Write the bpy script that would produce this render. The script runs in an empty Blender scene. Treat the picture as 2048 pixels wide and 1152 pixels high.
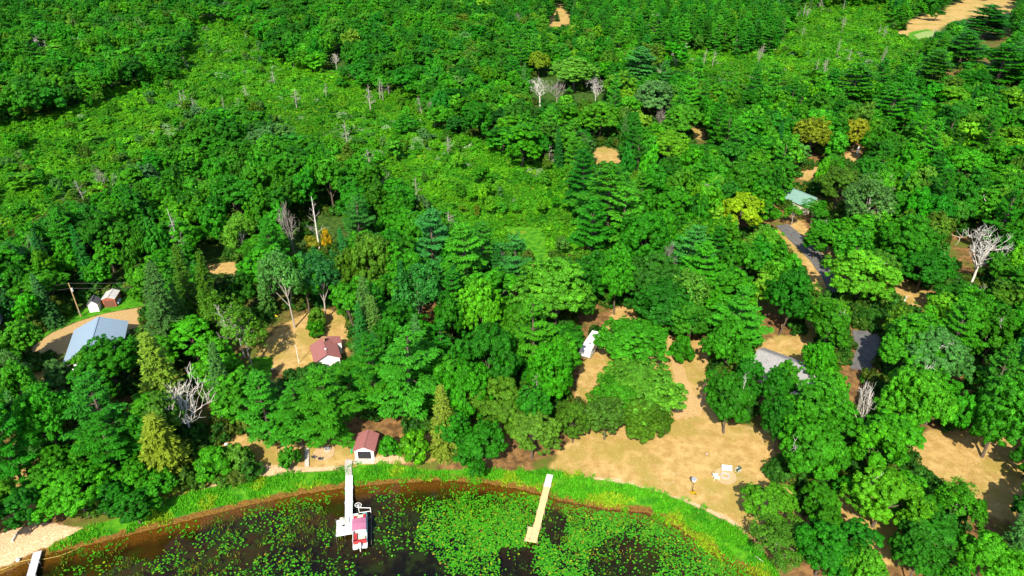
import bpy, math
import numpy as np
from mathutils import Vector, Matrix

sc = bpy.context.scene
col = sc.collection
rad = math.radians

# ------------------------------------------------------------------ camera, sky, sun, exposure
PITCH = 30.0
CAM_H = 91.0
cd = bpy.data.cameras.new('camera'); cam = bpy.data.objects.new('camera', cd); col.objects.link(cam)
cam.location = (0, 0, CAM_H); cam.rotation_euler = (rad(90 - PITCH), 0, 0)
cd.sensor_width = 36.0; cd.lens = 24.0; cd.clip_start = 0.5; cd.clip_end = 8000
sc.camera = cam

SUN_EL, SUN_AZ = 44.0, 193.0          # sun stands behind the camera and a little to its left (compass degrees, +Y = north)
w = bpy.data.worlds.new('World'); sc.world = w; w.use_nodes = True
nt = w.node_tree; nt.nodes.clear()
sky = nt.nodes.new('ShaderNodeTexSky'); sky.sky_type = 'NISHITA'; sky.sun_disc = False
sky.sun_elevation = rad(SUN_EL); sky.sun_rotation = rad(SUN_AZ); sky.altitude = 300
bg = nt.nodes.new('ShaderNodeBackground'); bg.inputs[1].default_value = 0.15
wo = nt.nodes.new('ShaderNodeOutputWorld')
nt.links.new(sky.outputs[0], bg.inputs[0]); nt.links.new(bg.outputs[0], wo.inputs[0])

sl = bpy.data.lights.new('sun', 'SUN'); sl.energy = 4.6; sl.angle = rad(0.5); sl.color = (1.0, 0.93, 0.78)
so = bpy.data.objects.new('sun', sl); col.objects.link(so)
so.rotation_euler = (rad(90 - SUN_EL), 0, rad(180 - SUN_AZ))
so.location = (0, -200, 300)

vs = sc.view_settings
vs.view_transform = 'Standard'; vs.look = 'None'; vs.gamma = 1.0; vs.use_curve_mapping = False
vs.exposure = 1.03
cy = sc.cycles
cy.max_bounces = 6; cy.diffuse_bounces = 3; cy.glossy_bounces = 2; cy.transmission_bounces = 3; cy.transparent_max_bounces = 6
cy.caustics_reflective = False; cy.caustics_refractive = False

# ------------------------------------------------------------------ picture -> ground
_p = rad(PITCH); _C = np.array([0, 0, CAM_H]); _F = np.array([0, math.cos(_p), -math.sin(_p)]); _U = np.array([0, math.sin(_p), math.cos(_p)])
_f = 1365.333
def at(px, py, z=0.0):
    d = _F * _f + np.array([px - 1024.0, 0, 0]) + _U * (576.0 - py)
    t = (z - CAM_H) / d[2]
    return Vector((d[0] * t, d[1] * t, z))
def proj(P):
    P = np.asarray(P, float); d = P - _C
    zc = d @ _F
    return 1024 + _f * d[..., 0] / zc, 576 - _f * (d @ _U) / zc
def depth(x, y, z=0.0):
    return float((np.array([x, y, z]) - _C) @ _F)
def inpoly(px, py, poly):
    poly = np.asarray(poly, float); r = np.zeros(px.shape, bool); n = len(poly)
    for i in range(n):
        x1, y1 = poly[i]; x2, y2 = poly[(i + 1) % n]
        if y1 == y2: continue
        c = ((y1 > py) != (y2 > py)) & (px < (x2 - x1) * (py - y1) / (y2 - y1) + x1)
        r ^= c
    return r
def sdf(px, py, poly):                 # positive inside
    poly = np.asarray(poly, float); n = len(poly); d2 = np.full(px.shape, 1e18)
    for i in range(n):
        a = poly[i]; b = poly[(i + 1) % n]; e = b - a
        t = np.clip(((px - a[0]) * e[0] + (py - a[1]) * e[1]) / max(e @ e, 1e-9), 0, 1)
        d2 = np.minimum(d2, (px - a[0] - t * e[0]) ** 2 + (py - a[1] - t * e[1]) ** 2)
    return np.where(inpoly(px, py, poly), 1, -1) * np.sqrt(d2)
def world_poly(pts, z=0.0):
    return [tuple(at(x, y, z)[:2]) for x, y in pts]
def sstep(a, b, x):
    t = np.clip((x - a) / (b - a), 0, 1); return t * t * (3 - 2 * t)
def vnoise(x, y, scale, seed=0):
    x = np.asarray(x, float) / scale; y = np.asarray(y, float) / scale
    xi = np.floor(x).astype(np.int64); yi = np.floor(y).astype(np.int64); fx = x - xi; fy = y - yi
    fx = fx * fx * (3 - 2 * fx); fy = fy * fy * (3 - 2 * fy)
    def h(a, b):
        v = (a * 374761393 + b * 668265263 + seed * 974634777) & 0xffffffff
        v = ((v ^ (v >> 13)) * 1274126177) & 0xffffffff
        return ((v ^ (v >> 16)) & 0xffff) / 65535.0
    return (h(xi, yi) * (1 - fx) + h(xi + 1, yi) * fx) * (1 - fy) + (h(xi, yi + 1) * (1 - fx) + h(xi + 1, yi + 1) * fx) * fy

# ------------------------------------------------------------------ materials
class NT:
    def __init__(s, m):
        s.t = m.node_tree; s.t.nodes.clear()
    def n(s, kind, **kw):
        nd = s.t.nodes.new(kind)
        for k, v in kw.items(): setattr(nd, k, v)
        return nd
    def l(s, a, b): s.t.links.new(a, b)
    def val(s, x, inp):
        if hasattr(x, 'is_linked'): s.l(x, inp)
        else: inp.default_value = x
    def math(s, op, a, b=0.0, clamp=False):
        nd = s.n('ShaderNodeMath', operation=op, use_clamp=clamp); s.val(a, nd.inputs[0]); s.val(b, nd.inputs[1]); return nd.outputs[0]
    def mix(s, f, a, b, blend='MIX'):
        nd = s.n('ShaderNodeMix', data_type='RGBA', blend_type=blend)
        s.val(f, nd.inputs['Factor']); s.val(a, nd.inputs[6]); s.val(b, nd.inputs[7]); return nd.outputs[2]
    def attr(s, name, typ='GEOMETRY'):
        return s.n('ShaderNodeAttribute', attribute_name=name, attribute_type=typ)
    def noise(s, scale, detail=4, rough=0.6, vec=None):
        nd = s.n('ShaderNodeTexNoise'); nd.inputs['Scale'].default_value = scale; nd.inputs['Detail'].default_value = detail; nd.inputs['Roughness'].default_value = rough
        if vec is not None: s.l(vec, nd.inputs['Vector'])
        return nd.outputs['Fac']
    def sstep(s, a, b, x):
        nd = s.n('ShaderNodeMapRange', interpolation_type='SMOOTHSTEP'); s.val(x, nd.inputs['Value'])
        nd.inputs['From Min'].default_value = a; nd.inputs['From Max'].default_value = b; return nd.outputs['Result']
def newmat(name):
    m = bpy.data.materials.new(name); m.use_nodes = True; return m, NT(m)
def rgba(c): return (c[0], c[1], c[2], 1.0)
_mc = {}
def mat(name, c, rough=0.7, metal=0.0, var=0.15, scale=3.0, c2=None, bump=0.0, spec=0.3):
    if name in _mc: return _mc[name]
    m, t = newmat(name)
    tc = t.n('ShaderNodeTexCoord'); n1 = t.noise(scale, 5, 0.65, tc.outputs['Object'])
    f = t.sstep(0.3, 0.7, n1)
    dark = c2 if c2 is not None else tuple(max(0, x * (1 - var * 2)) for x in c)
    colr = t.mix(f, rgba(dark), rgba(c))
    b = t.n('ShaderNodeBsdfPrincipled'); t.l(colr, b.inputs['Base Color'])
    b.inputs['Roughness'].default_value = rough; b.inputs['Metallic'].default_value = metal
    b.inputs['Specular IOR Level'].default_value = spec
    if bump:
        bn = t.n('ShaderNodeBump'); bn.inputs['Strength'].default_value = bump; t.l(n1, bn.inputs['Height']); t.l(bn.outputs[0], b.inputs['Normal'])
    o = t.n('ShaderNodeOutputMaterial'); t.l(b.outputs[0], o.inputs[0])
    _mc[name] = m; return m

def foliage_mat(name, transl=0.3, gloss=0.25, rough=0.45):
    m, t = newmat(name)
    tint = t.attr('tint', 'INSTANCER'); v = t.attr('v')
    # per-leaf lightness and a drift of a few leaves towards yellow; deep crown leaves carry painted shade
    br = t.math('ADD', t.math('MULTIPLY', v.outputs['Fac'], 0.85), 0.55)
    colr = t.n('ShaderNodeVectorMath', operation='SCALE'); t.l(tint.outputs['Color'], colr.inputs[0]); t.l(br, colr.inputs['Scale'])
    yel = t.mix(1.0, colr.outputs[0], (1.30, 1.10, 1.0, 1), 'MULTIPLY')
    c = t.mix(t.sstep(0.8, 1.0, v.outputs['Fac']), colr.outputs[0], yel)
    b = t.n('ShaderNodeBsdfPrincipled'); t.l(c, b.inputs['Base Color']); b.inputs['Roughness'].default_value = rough
    b.inputs['Specular IOR Level'].default_value = gloss
    tr = t.n('ShaderNodeBsdfTranslucent'); tc = t.mix(1.0, c, (1.3, 1.25, 0.5, 1), 'MULTIPLY'); t.l(tc, tr.inputs[0])
    mx = t.n('ShaderNodeMixShader'); mx.inputs[0].default_value = transl
    t.l(b.outputs[0], mx.inputs[1]); t.l(tr.outputs[0], mx.inputs[2])
    o = t.n('ShaderNodeOutputMaterial'); t.l(mx.outputs[0], o.inputs[0]); return m
LEAF = foliage_mat('leaf', 0.30, 0.10, 0.5)
NEEDLE = foliage_mat('needle', 0.2, 0.08, 0.55)
BARK = mat('bark', (0.13, 0.095, 0.07), 0.9, var=0.25, scale=4, bump=0.3)
PALEBARK = mat('pale_bark', (0.42, 0.37, 0.31), 0.85, var=0.2, scale=5)
DEADWOOD = mat('dead_wood', (0.62, 0.57, 0.50), 0.8, var=0.15, scale=5)
GREYWOOD = mat('grey_dead_wood', (0.34, 0.29, 0.25), 0.85, var=0.2, scale=5)

# ------------------------------------------------------------------ object helpers
def tag(o, label=None, cat=None, group=None, kind=None):
    if label: o['label'] = label
    if cat: o['category'] = cat
    if group: o['group'] = group
    if kind: o['kind'] = kind
    return o
def link(name, me, parent=None, m=None):
    o = bpy.data.objects.new(name, me); col.objects.link(o)
    if m is not None and len(me.materials) == 0: me.materials.append(m)
    if parent is not None: o.parent = parent
    return o
def empty(name, loc, rz=0.0, label=None, cat=None, group=None):
    o = bpy.data.objects.new(name, None); col.objects.link(o); o.location = loc; o.rotation_euler = (0, 0, rz)
    o.empty_display_size = 0.3
    return tag(o, label, cat, group)
def quads_mesh(name, V, v=None, m=None):
    V = np.asarray(V, np.float32); n = len(V)
    me = bpy.data.meshes.new(name)
    me.vertices.add(4 * n); me.vertices.foreach_set('co', V.reshape(-1))
    me.loops.add(4 * n); me.loops.foreach_set('vertex_index', np.arange(4 * n, dtype=np.int32))
    me.polygons.add(n); me.polygons.foreach_set('loop_start', np.arange(0, 4 * n, 4, dtype=np.int32))
    if v is not None:
        a = me.attributes.new('v', 'FLOAT', 'FACE'); a.data.foreach_set('value', np.asarray(v, np.float32))
    me.update(calc_edges=True)
    if m: me.materials.append(m)
    return me
class MB:
    def __init__(s): s.v = []; s.f = []
    def add(s, vs, fs):
        o = len(s.v); s.v += [tuple(x) for x in vs]; s.f += [tuple(i + o for i in f) for f in fs]; return s
    def box(s, c, d, M=None):
        x, y, z = (k / 2 for k in d)
        vs = [Vector((sx * x, sy * y, sz * z)) for sz in (-1, 1) for sy in (-1, 1) for sx in (-1, 1)]
        if M is not None: vs = [M @ q for q in vs]
        vs = [q + Vector(c) for q in vs]
        return s.add(vs, [(0, 2, 3, 1), (4, 5, 7, 6), (0, 1, 5, 4), (2, 6, 7, 3), (0, 4, 6, 2), (1, 3, 7, 5)])
    def bar(s, a, b, wd, th):           # box from a to b
        a = Vector(a); b = Vector(b); d = b - a; q = d.to_track_quat('Z', 'Y').to_matrix()
        return s.box((a + b) / 2, (wd, th, d.length), q)
    def tube(s, pts, rs, n=6, cap=True):
        pts = [Vector(p) for p in pts]
        if not hasattr(rs, '__len__'): rs = [rs] * len(pts)
        vs = []; fs = []
        for i, p in enumerate(pts):
            d = (pts[min(i + 1, len(pts) - 1)] - pts[max(i - 1, 0)]).normalized()
            u = d.cross(Vector((0.31, 0.95, 0.05)) if abs(d.y) < 0.9 else Vector((1, 0, 0))).normalized(); w_ = d.cross(u)
            for k in range(n):
                a = 2 * math.pi * k / n
                vs.append(p + (u * math.cos(a) + w_ * math.sin(a)) * rs[i])
        for i in range(len(pts) - 1):
            for k in range(n):
                k2 = (k + 1) % n
                fs.append((i * n + k, i * n + k2, (i + 1) * n + k2, (i + 1) * n + k))
        if cap:
            fs.append(tuple(reversed(range(n)))); fs.append(tuple(range((len(pts) - 1) * n, len(pts) * n)))
        return s.add(vs, fs)
    def prism(s, pts, z0, z1):          # outline in xy, counter-clockwise
        n = len(pts)
        vs = [(x, y, z0) for x, y in pts] + [(x, y, z1) for x, y in pts]
        return s.add(vs, [tuple(reversed(range(n))), tuple(range(n, 2 * n))] + [(i, (i + 1) % n, n + (i + 1) % n, n + i) for i in range(n)])
    def cyl(s, c, r, z0, z1, n=12):
        return s.prism([(c[0] + r * math.cos(2 * math.pi * k / n), c[1] + r * math.sin(2 * math.pi * k / n)) for k in range(n)], z0, z1)
    def ring(s, c, r, tr, axis='z', n=20, m=6):
        vs = []; fs = []
        for i in range(n):
            a = 2 * math.pi * i / n
            for k in range(m):
                b = 2 * math.pi * k / m; q = r + tr * math.cos(b)
                p = (q * math.cos(a), q * math.sin(a), tr * math.sin(b))
                if axis == 'y': p = (p[0], p[2], p[1])
                vs.append(Vector(p) + Vector(c))
        for i in range(n):
            for k in range(m):
                fs.append((i * m + k, ((i + 1) % n) * m + k, ((i + 1) % n) * m + (k + 1) % m, i * m + (k + 1) % m))
        return s.add(vs, fs)
    def mesh(s, name, m=None):
        me = bpy.data.meshes.new(name); me.from_pydata(s.v, [], s.f); me.update()
        if m: me.materials.append(m)
        return me
    def build(s, name, m, parent=None):
        return link(name, s.mesh(name, m), parent)

# ------------------------------------------------------------------ zones of the ground (all outlines become ground points)
SHORE = [(-60, 1172), (0, 1150), (60, 1124), (100, 1108), (200, 1086), (300, 1061), (400, 1036), (500, 1011), (600, 990), (690, 977), (760, 970), (870, 962), (960, 966),
         (1030, 978), (1090, 992), (1120, 1003), (1160, 1010), (1210, 1020), (1290, 1026), (1340, 1046), (1390, 1080), (1440, 1116), (1490, 1142), (1545, 1165), (1580, 1200)]
shore_w = world_poly(SHORE, -0.5)
LAKE = shore_w + [(66, 40), (90, -60), (90, -300), (-260, -300), (-260, 30), (-140, 60)]
WATER_Z = -0.5
def lake_sd(x, y): return sdf(np.asarray(x, float), np.asarray(y, float), LAKE)
def ground_z(x, y, d=None):
    if d is None: d = lake_sd(x, y)
    return np.where(d > 0, WATER_Z - np.minimum(d * 0.10, 1.6), np.minimum(0.0, WATER_Z + 0.5 * sstep(0, 5.0, -d)))
def gz(x, y): return float(ground_z(np.array([x]), np.array([y]))[0])

LAWN = [[(1085, 950), (1120, 900), (1165, 850), (1150, 790), (1160, 735), (1195, 680), (1235, 610), (1275, 610), (1300, 655), (1340, 665), (1435, 690), (1430, 745), (1415, 790), (1460, 845), (1540, 860), (1570, 920),
         (1545, 965), (1610, 980), (1600, 1040), (1540, 1080), (1490, 1075), (1465, 1052), (1400, 1022), (1330, 994), (1260, 974), (1180, 962)],
        [(505, 745), (525, 690), (560, 650), (640, 615), (705, 635), (700, 700), (620, 735)],
        [(400, 915), (470, 860), (600, 885), (690, 870), (780, 880), (880, 850), (900, 920), (760, 928), (690, 940), (600, 942), (510, 950), (420, 970), (320, 995), (300, 980)],
        [(1800, 905), (1860, 860), (1960, 850), (2100, 900), (2120, 1050), (2000, 1040), (1880, 960)],
        [(1480, 700), (1560, 670), (1640, 680), (1640, 770), (1540, 740)],
        [(1530, 470), (1600, 440), (1640, 480), (1690, 520), (1760, 520), (1870, 590), (1850, 620), (1760, 600), (1660, 570), (1640, 690), (1590, 690), (1610, 560)],
        [(405, 530), (475, 522), (478, 550), (420, 556)], [(1090, 50), (1118, 5), (1145, 40), (1145, 62)], [(1180, 300), (1215, 292), (1250, 312), (1235, 332), (1190, 328)],
        [(1384, 256), (1412, 256), (1408, 280), (1386, 280)], [(1120, 262), (1160, 262), (1164, 285), (1122, 283)], [(1780, 58), (1850, 28), (1885, 16), (1925, 0), (2060, -12), (2060, 22), (1960, 34), (1900, 44), (1868, 66), (1800, 78)],
        [(1675, 312), (1720, 300), (1725, 330), (1680, 335)], [(1580, 350), (1640, 330), (1640, 370)], [(1890, 80), (1920, 80), (1920, 92), (1890, 92)], [(1200, 80), (1250, 74), (1250, 90), (1205, 92)],
        [(1610, 980), (1720, 960), (1900, 1060), (1860, 1130), (1700, 1130), (1620, 1060)], [(20, 740), (120, 740), (160, 800), (60, 830)], [(0, 940), (80, 930), (120, 1000), (0, 1040)]]
LUSH = [[(60, 1112), (165, 1058), (260, 1030), (320, 1002), (420, 977), (510, 957), (600, 946), (690, 941), (720, 931), (800, 930), (860, 940), (960, 938), (1040, 944), (1100, 940), (1180, 958), (1260, 970), (1330, 990), (1400, 1017),
         (1460, 1047), (1490, 1072), (1530, 1110), (1570, 1160), (1530, 1170), (1500, 1148), (1440, 1118), (1390, 1080), (1340, 1046), (1290, 1026), (1210, 1018), (1160, 1008), (1100, 985), (1040, 972), (960, 960), (870, 956), (760, 962), (690, 964), (600, 978), (500, 998),
         (400, 1022), (300, 1048), (200, 1074), (100, 1100)],
        [(60, 700), (60, 660), (140, 628), (270, 590), (290, 570), (290, 612), (245, 620), (200, 629), (150, 644), (100, 667)],
        [(505, 715), (545, 715), (545, 745), (505, 760)], [(1820, 62), (1870, 60), (1885, 72), (1840, 86), (1810, 84)], [(1010, 440), (1100, 440), (1130, 540), (1010, 520)]]
SAND = [[(-40, 1190), (-40, 1085), (20, 1060), (90, 1045), (170, 1058), (110, 1082), (85, 1100), (40, 1120), (0, 1136)],
        [(1180, 955), (1230, 958), (1300, 978), (1400, 1010), (1470, 1042), (1490, 1065), (1470, 1058), (1400, 1026), (1320, 996), (1240, 975), (1190, 966)],
        [(380, 990), (470, 955), (520, 930), (600, 935), (690, 932), (690, 940), (600, 946), (510, 957), (420, 977)], [(740, 915), (800, 905), (810, 928), (750, 930)]]
DRIVE = [[(50, 705), (100, 668), (150, 645), (200, 629), (245, 620), (290, 614), (295, 650), (250, 662), (140, 705), (100, 710)], [(-20, 735), (40, 705), (60, 715), (0, 752)],
         [(1335, 690), (1352, 680), (1375, 760), (1395, 800), (1420, 740), (1400, 700), (1425, 700), (1428, 760), (1400, 830), (1350, 840), (1350, 760)]]
MARSH = [[(-80, 480), (-80, 270), (0, 255), (120, 235), (230, 190), (350, 165), (380, 90), (380, 60), (450, 40), (520, 90), (560, 130), (700, 170), (850, 210), (870, 260), (980, 300), (1040, 330), (1140, 350), (1150, 480), (1090, 510),
          (1000, 500), (950, 440), (880, 430), (830, 390), (780, 350), (720, 310), (620, 285), (570, 240), (470, 205), (400, 225), (330, 285), (250, 330), (170, 390), (90, 430), (0, 480)],
         [(1280, 125), (1340, 108), (1560, 108), (1590, 20), (1780, 10), (1790, 60), (1850, 90), (1860, 125), (1780, 150), (1640, 140), (1500, 175), (1430, 150), (1330, 140)]]
lawn_w = [world_poly(p) for p in LAWN]; lush_w = [world_poly(p, -0.2) for p in LUSH]; sand_w = [world_poly(p, -0.1) for p in SAND]; drive_w = [world_poly(p) for p in DRIVE]; marsh_w = [world_poly(p) for p in MARSH]

def build_ground():
    def axis(lo, hi, step, far_lo, far_hi, g):
        a = list(np.arange(lo, hi + step / 2, step)); s = step; x = hi
        while x < far_hi: s *= g; x += s; a.append(x)
        s = step; x = lo; b = []
        while x > far_lo: s *= g; x -= s; b.append(x)
        return np.array(b[::-1] + a)
    xs = axis(-88, 104, 0.62, -3200, 3200, 1.045); ys = axis(62, 160, 0.62, -320, 4000, 1.045)
    X, Y = np.meshgrid(xs, ys); x = X.ravel(); y = Y.ravel(); nx, ny = len(xs), len(ys)
    d = lake_sd(x, y); z = ground_z(x, y, d)
    rough = (vnoise(x, y, 7, 3) - 0.5) * 0.25 + (vnoise(x, y, 2, 4) - 0.5) * 0.06
    z = z + rough * sstep(1.0, 8.0, -d) * (1 - 0.0)
    me = bpy.data.meshes.new('ground')
    me.vertices.add(len(x)); me.vertices.foreach_set('co', np.stack([x, y, z], 1).astype(np.float32).ravel())
    i = (np.arange(ny - 1)[:, None] * nx + np.arange(nx - 1)[None]).ravel()
    q = np.stack([i, i + 1, i + nx + 1, i + nx], 1).astype(np.int32)
    me.loops.add(q.size); me.loops.foreach_set('vertex_index', q.ravel()); me.polygons.add(len(q)); me.polygons.foreach_set('loop_start', np.arange(0, q.size, 4, dtype=np.int32))
    def zone(name, polys, soft):
        v = np.full(x.shape, -1e9)
        for p in polys: v = np.maximum(v, sdf(x, y, p))
        dist = np.hypot(x, y)
        s = soft * np.maximum(1, dist / 140)
        v = 0.5 + np.clip(v / (2 * s), -0.5, 0.5)
        a = me.attributes.new(name, 'FLOAT', 'POINT'); a.data.foreach_set('value', v.astype(np.float32))
    zone('lawn', lawn_w, 2.5); zone('lush', lush_w, 1.2); zone('sand', sand_w, 1.5); zone('drive', drive_w, 1.0); zone('marsh', marsh_w, 6)
    a = me.attributes.new('lake', 'FLOAT', 'POINT'); a.data.foreach_set('value', d.astype(np.float32))
    a = me.attributes.new('near', 'FLOAT', 'POINT'); a.data.foreach_set('value', (sstep(60, -40, y - 190 - x * 0.9)).astype(np.float32))
    me.update(calc_edges=True)
    m, t = newmat('ground')
    geo = t.n('ShaderNodeNewGeometry'); P = geo.outputs['Position']
    n_big = t.noise(0.09, 5, 0.6, P); n_mid = t.noise(0.55, 6, 0.65, P); n_fine = t.noise(3.5, 6, 0.7, P); n_vf = t.noise(11, 3, 0.7, P)
    def edge(name, amt=0.7):
        v = t.attr(name).outputs['Fac']
        k = t.math('ADD', v, t.math('MULTIPLY', t.math('SUBTRACT', t.math('ADD', t.math('MULTIPLY', n_mid, 0.6), t.math('MULTIPLY', n_fine, 0.4)), 0.5), amt))
        return t.sstep(0.4, 0.6, k)
    litter = t.mix(t.sstep(0.35, 0.65, n_mid), (0.09, 0.05, 0.020, 1), (0.25, 0.135, 0.05, 1))
    litter = t.mix(t.sstep(0.5, 0.62, n_big), litter, (0.09, 0.11, 0.015, 1))
    far = t.mix(t.sstep(0.4, 0.6, n_mid), (0.02, 0.055, 0.008, 1), (0.05, 0.10, 0.012, 1))
    c = t.mix(t.attr('near').outputs['Fac'], far, litter)
    marsh = t.mix(t.sstep(0.35, 0.65, n_mid), (0.06, 0.17, 0.006, 1), (0.15, 0.27, 0.010, 1))
    c = t.mix(edge('marsh'), c, marsh)
    dry = t.mix(t.sstep(0.35, 0.68, n_mid), (0.31, 0.190, 0.055, 1), (0.46, 0.310, 0.115, 1))
    dry = t.mix(t.math('MULTIPLY', t.sstep(0.46, 0.60, n_big), 0.8), dry, (0.25, 0.195, 0.035, 1))
    dry = t.mix(t.math('MULTIPLY', t.sstep(0.56, 0.75, n_fine), 0.55), dry, (0.30, 0.14, 0.04, 1))
    dry = t.mix(t.math('MULTIPLY', t.sstep(0.52, 0.66, n_vf), 0.5), dry, (0.58, 0.41, 0.20, 1))
    scuff = t.noise(0.22, 7, 0.72, P); dry = t.mix(t.math('MULTIPLY', t.sstep(0.55, 0.70, scuff), 0.38), dry, (0.23, 0.125, 0.045, 1)); dry = t.mix(t.math('MULTIPLY', t.sstep(0.42, 0.30, scuff), 0.4), dry, (0.60, 0.45, 0.26, 1))
    c = t.mix(edge('lawn'), c, dry)
    # mower / wheel tracks on the drive
    track = t.mix(t.sstep(0.35, 0.7, n_fine), (0.36, 0.22, 0.085, 1), (0.52, 0.35, 0.17, 1))
    c = t.mix(t.math('MULTIPLY', edge('drive', 0.4), 0.85), c, track)
    sand = t.mix(t.sstep(0.4, 0.66, n_fine), (0.45, 0.27, 0.14, 1), (0.66, 0.48, 0.30, 1))
    c = t.mix(edge('sand'), c, sand)
    lush = t.mix(t.sstep(0.35, 0.62, n_mid), (0.020, 0.13, 0.004, 1), (0.075, 0.24, 0.008, 1))
    lush = t.mix(t.sstep(0.58, 0.7, n_big), lush, (0.19, 0.21, 0.015, 1))
    c = t.mix(edge('lush', 0.6), c, lush)
    # lake bed: damp mud at the edge, brown silt, then black muck with the dark of deep water painted in
    dl = t.attr('lake').outputs['Fac']
    dn = t.math('ADD', dl, t.math('MULTIPLY', t.math('SUBTRACT', n_mid, 0.5), 3.0))
    mud = t.mix(t.sstep(0.4, 0.6, n_fine), (0.09, 0.05, 0.010, 1), (0.21, 0.105, 0.02, 1))
    c = t.mix(t.sstep(-1.7, -1.1, dn), c, mud)
    silt = t.mix(t.sstep(0.4, 0.62, n_big), (0.014, 0.010, 0.004, 1), (0.052, 0.034, 0.007, 1))
    silt = t.mix(t.math('MULTIPLY', t.sstep(0.52, 0.66, n_mid), 0.6), silt, (0.032, 0.052, 0.006, 1))
    c = t.mix(t.sstep(0.6, 3.2, dn), c, silt)
    muck = t.mix(t.sstep(0.48, 0.66, n_big), (0.006, 0.006, 0.005, 1), (0.026, 0.021, 0.006, 1))
    c = t.mix(t.sstep(8.0, 16.0, t.math('ADD', dl, t.math('MULTIPLY', t.math('SUBTRACT', n_big, 0.5), 14.0))), c, muck)
    weed = t.noise(0.33, 6, 0.7, P); c = t.mix(t.math('MULTIPLY', t.sstep(1.5, 4.0, dl), t.math('MULTIPLY', t.sstep(0.47, 0.6, weed), 0.75)), c, (0.026, 0.058, 0.007, 1))
    b = t.n('ShaderNodeBsdfPrincipled'); t.l(c, b.inputs['Base Color']); b.inputs['Roughness'].default_value = 0.95; b.inputs['Specular IOR Level'].default_value = 0.1
    bn = t.n('ShaderNodeBump'); bn.inputs['Strength'].default_value = 0.5; bn.inputs['Distance'].default_value = 0.25; t.l(n_fine, bn.inputs['Height']); t.l(bn.outputs[0], b.inputs['Normal'])
    o = t.n('ShaderNodeOutputMaterial'); t.l(b.outputs[0], o.inputs[0])
    me.materials.append(m)
    tag(link('ground', me), kind='structure')
build_ground()

def build_water():
    me = MB(); me.prism([(-250, -290), (88, -290), (88, 100), (-250, 100)], -0.502, WATER_Z)
    mesh = bpy.data.meshes.new('lake_water'); mesh.from_pydata([(-250, -290, WATER_Z), (88, -290, WATER_Z), (88, 100, WATER_Z), (-250, 100, WATER_Z)], [], [(0, 1, 2, 3)]); mesh.update()
    m, t = newmat('lake_water')
    geo = t.n('ShaderNodeNewGeometry'); n = t.noise(0.9, 3, 0.5, geo.outputs['Position'])
    bn = t.n('ShaderNodeBump'); bn.inputs['Strength'].default_value = 0.06; bn.inputs['Distance'].default_value = 0.1; t.l(n, bn.inputs['Height'])
    tr = t.n('ShaderNodeBsdfTransparent'); tr.inputs[0].default_value = (0.80, 0.72, 0.55, 1)
    gl = t.n('ShaderNodeBsdfGlossy'); gl.inputs['Roughness'].default_value = 0.04; t.l(bn.outputs[0], gl.inputs['Normal'])
    fr = t.n('ShaderNodeFresnel'); fr.inputs['IOR'].default_value = 1.33; t.l(bn.outputs[0], fr.inputs['Normal'])
    mx = t.n('ShaderNodeMixShader'); t.l(fr.outputs[0], mx.inputs[0]); t.l(tr.outputs[0], mx.inputs[1]); t.l(gl.outputs[0], mx.inputs[2])
    o = t.n('ShaderNodeOutputMaterial'); t.l(mx.outputs[0], o.inputs[0])
    mesh.materials.append(m)
    tag(link('lake_water', mesh), kind='structure')
build_water()

def sheet(name, px, z, m):
    pts = [at(x, y, 0) for x, y in px]
    area = sum(pts[i].x * pts[(i + 1) % len(pts)].y - pts[(i + 1) % len(pts)].x * pts[i].y for i in range(len(pts)))
    if area < 0: pts.reverse()
    me = bpy.data.meshes.new(name); me.from_pydata([(p.x, p.y, z) for p in pts], [], [tuple(range(len(pts)))]); me.update()
    me.materials.append(m); return tag(link(name, me), kind='structure')
ASPH = mat('asphalt', (0.13, 0.125, 0.12), 0.9, var=0.2, scale=0.8)
sheet('road', [(1552, 452), (1576, 449), (1612, 478), (1648, 512), (1668, 548), (1684, 590), (1664, 596), (1644, 556), (1618, 520), (1584, 486)], 0.17, ASPH)
sheet('pond', [(1826, 70), (1850, 63), (1880, 62), (1886, 68), (1870, 78), (1838, 79)], 0.17, mat('pond_scum', (0.17, 0.27, 0.03), 0.6, var=.2, scale=.5, c2=(.24, .28, .07)))
sheet('driveway', [(1704, 662), (1770, 662), (1766, 690), (1752, 716), (1738, 745), (1700, 738), (1712, 700)], 0.17, ASPH)

# ------------------------------------------------------------------ vegetation meshes
def unit(v): return v / np.maximum(np.linalg.norm(v, axis=-1, keepdims=True), 1e-9)
def rdir(rng, n): return unit(rng.normal(size=(n, 3)))
def leaf_quads(rng, c, nrm, size, asp=0.62, along=None):
    n = len(c); nrm = unit(nrm)
    a = rdir(rng, n) if along is None else along
    u = unit(a - nrm * np.sum(a * nrm, 1, keepdims=True)); v = np.cross(nrm, u)
    s = np.asarray(size).reshape(-1, 1) if hasattr(size, '__len__') else size
    return np.stack([c - u * s, c - v * s * asp, c + u * s, c + v * s * asp], 1)

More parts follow.
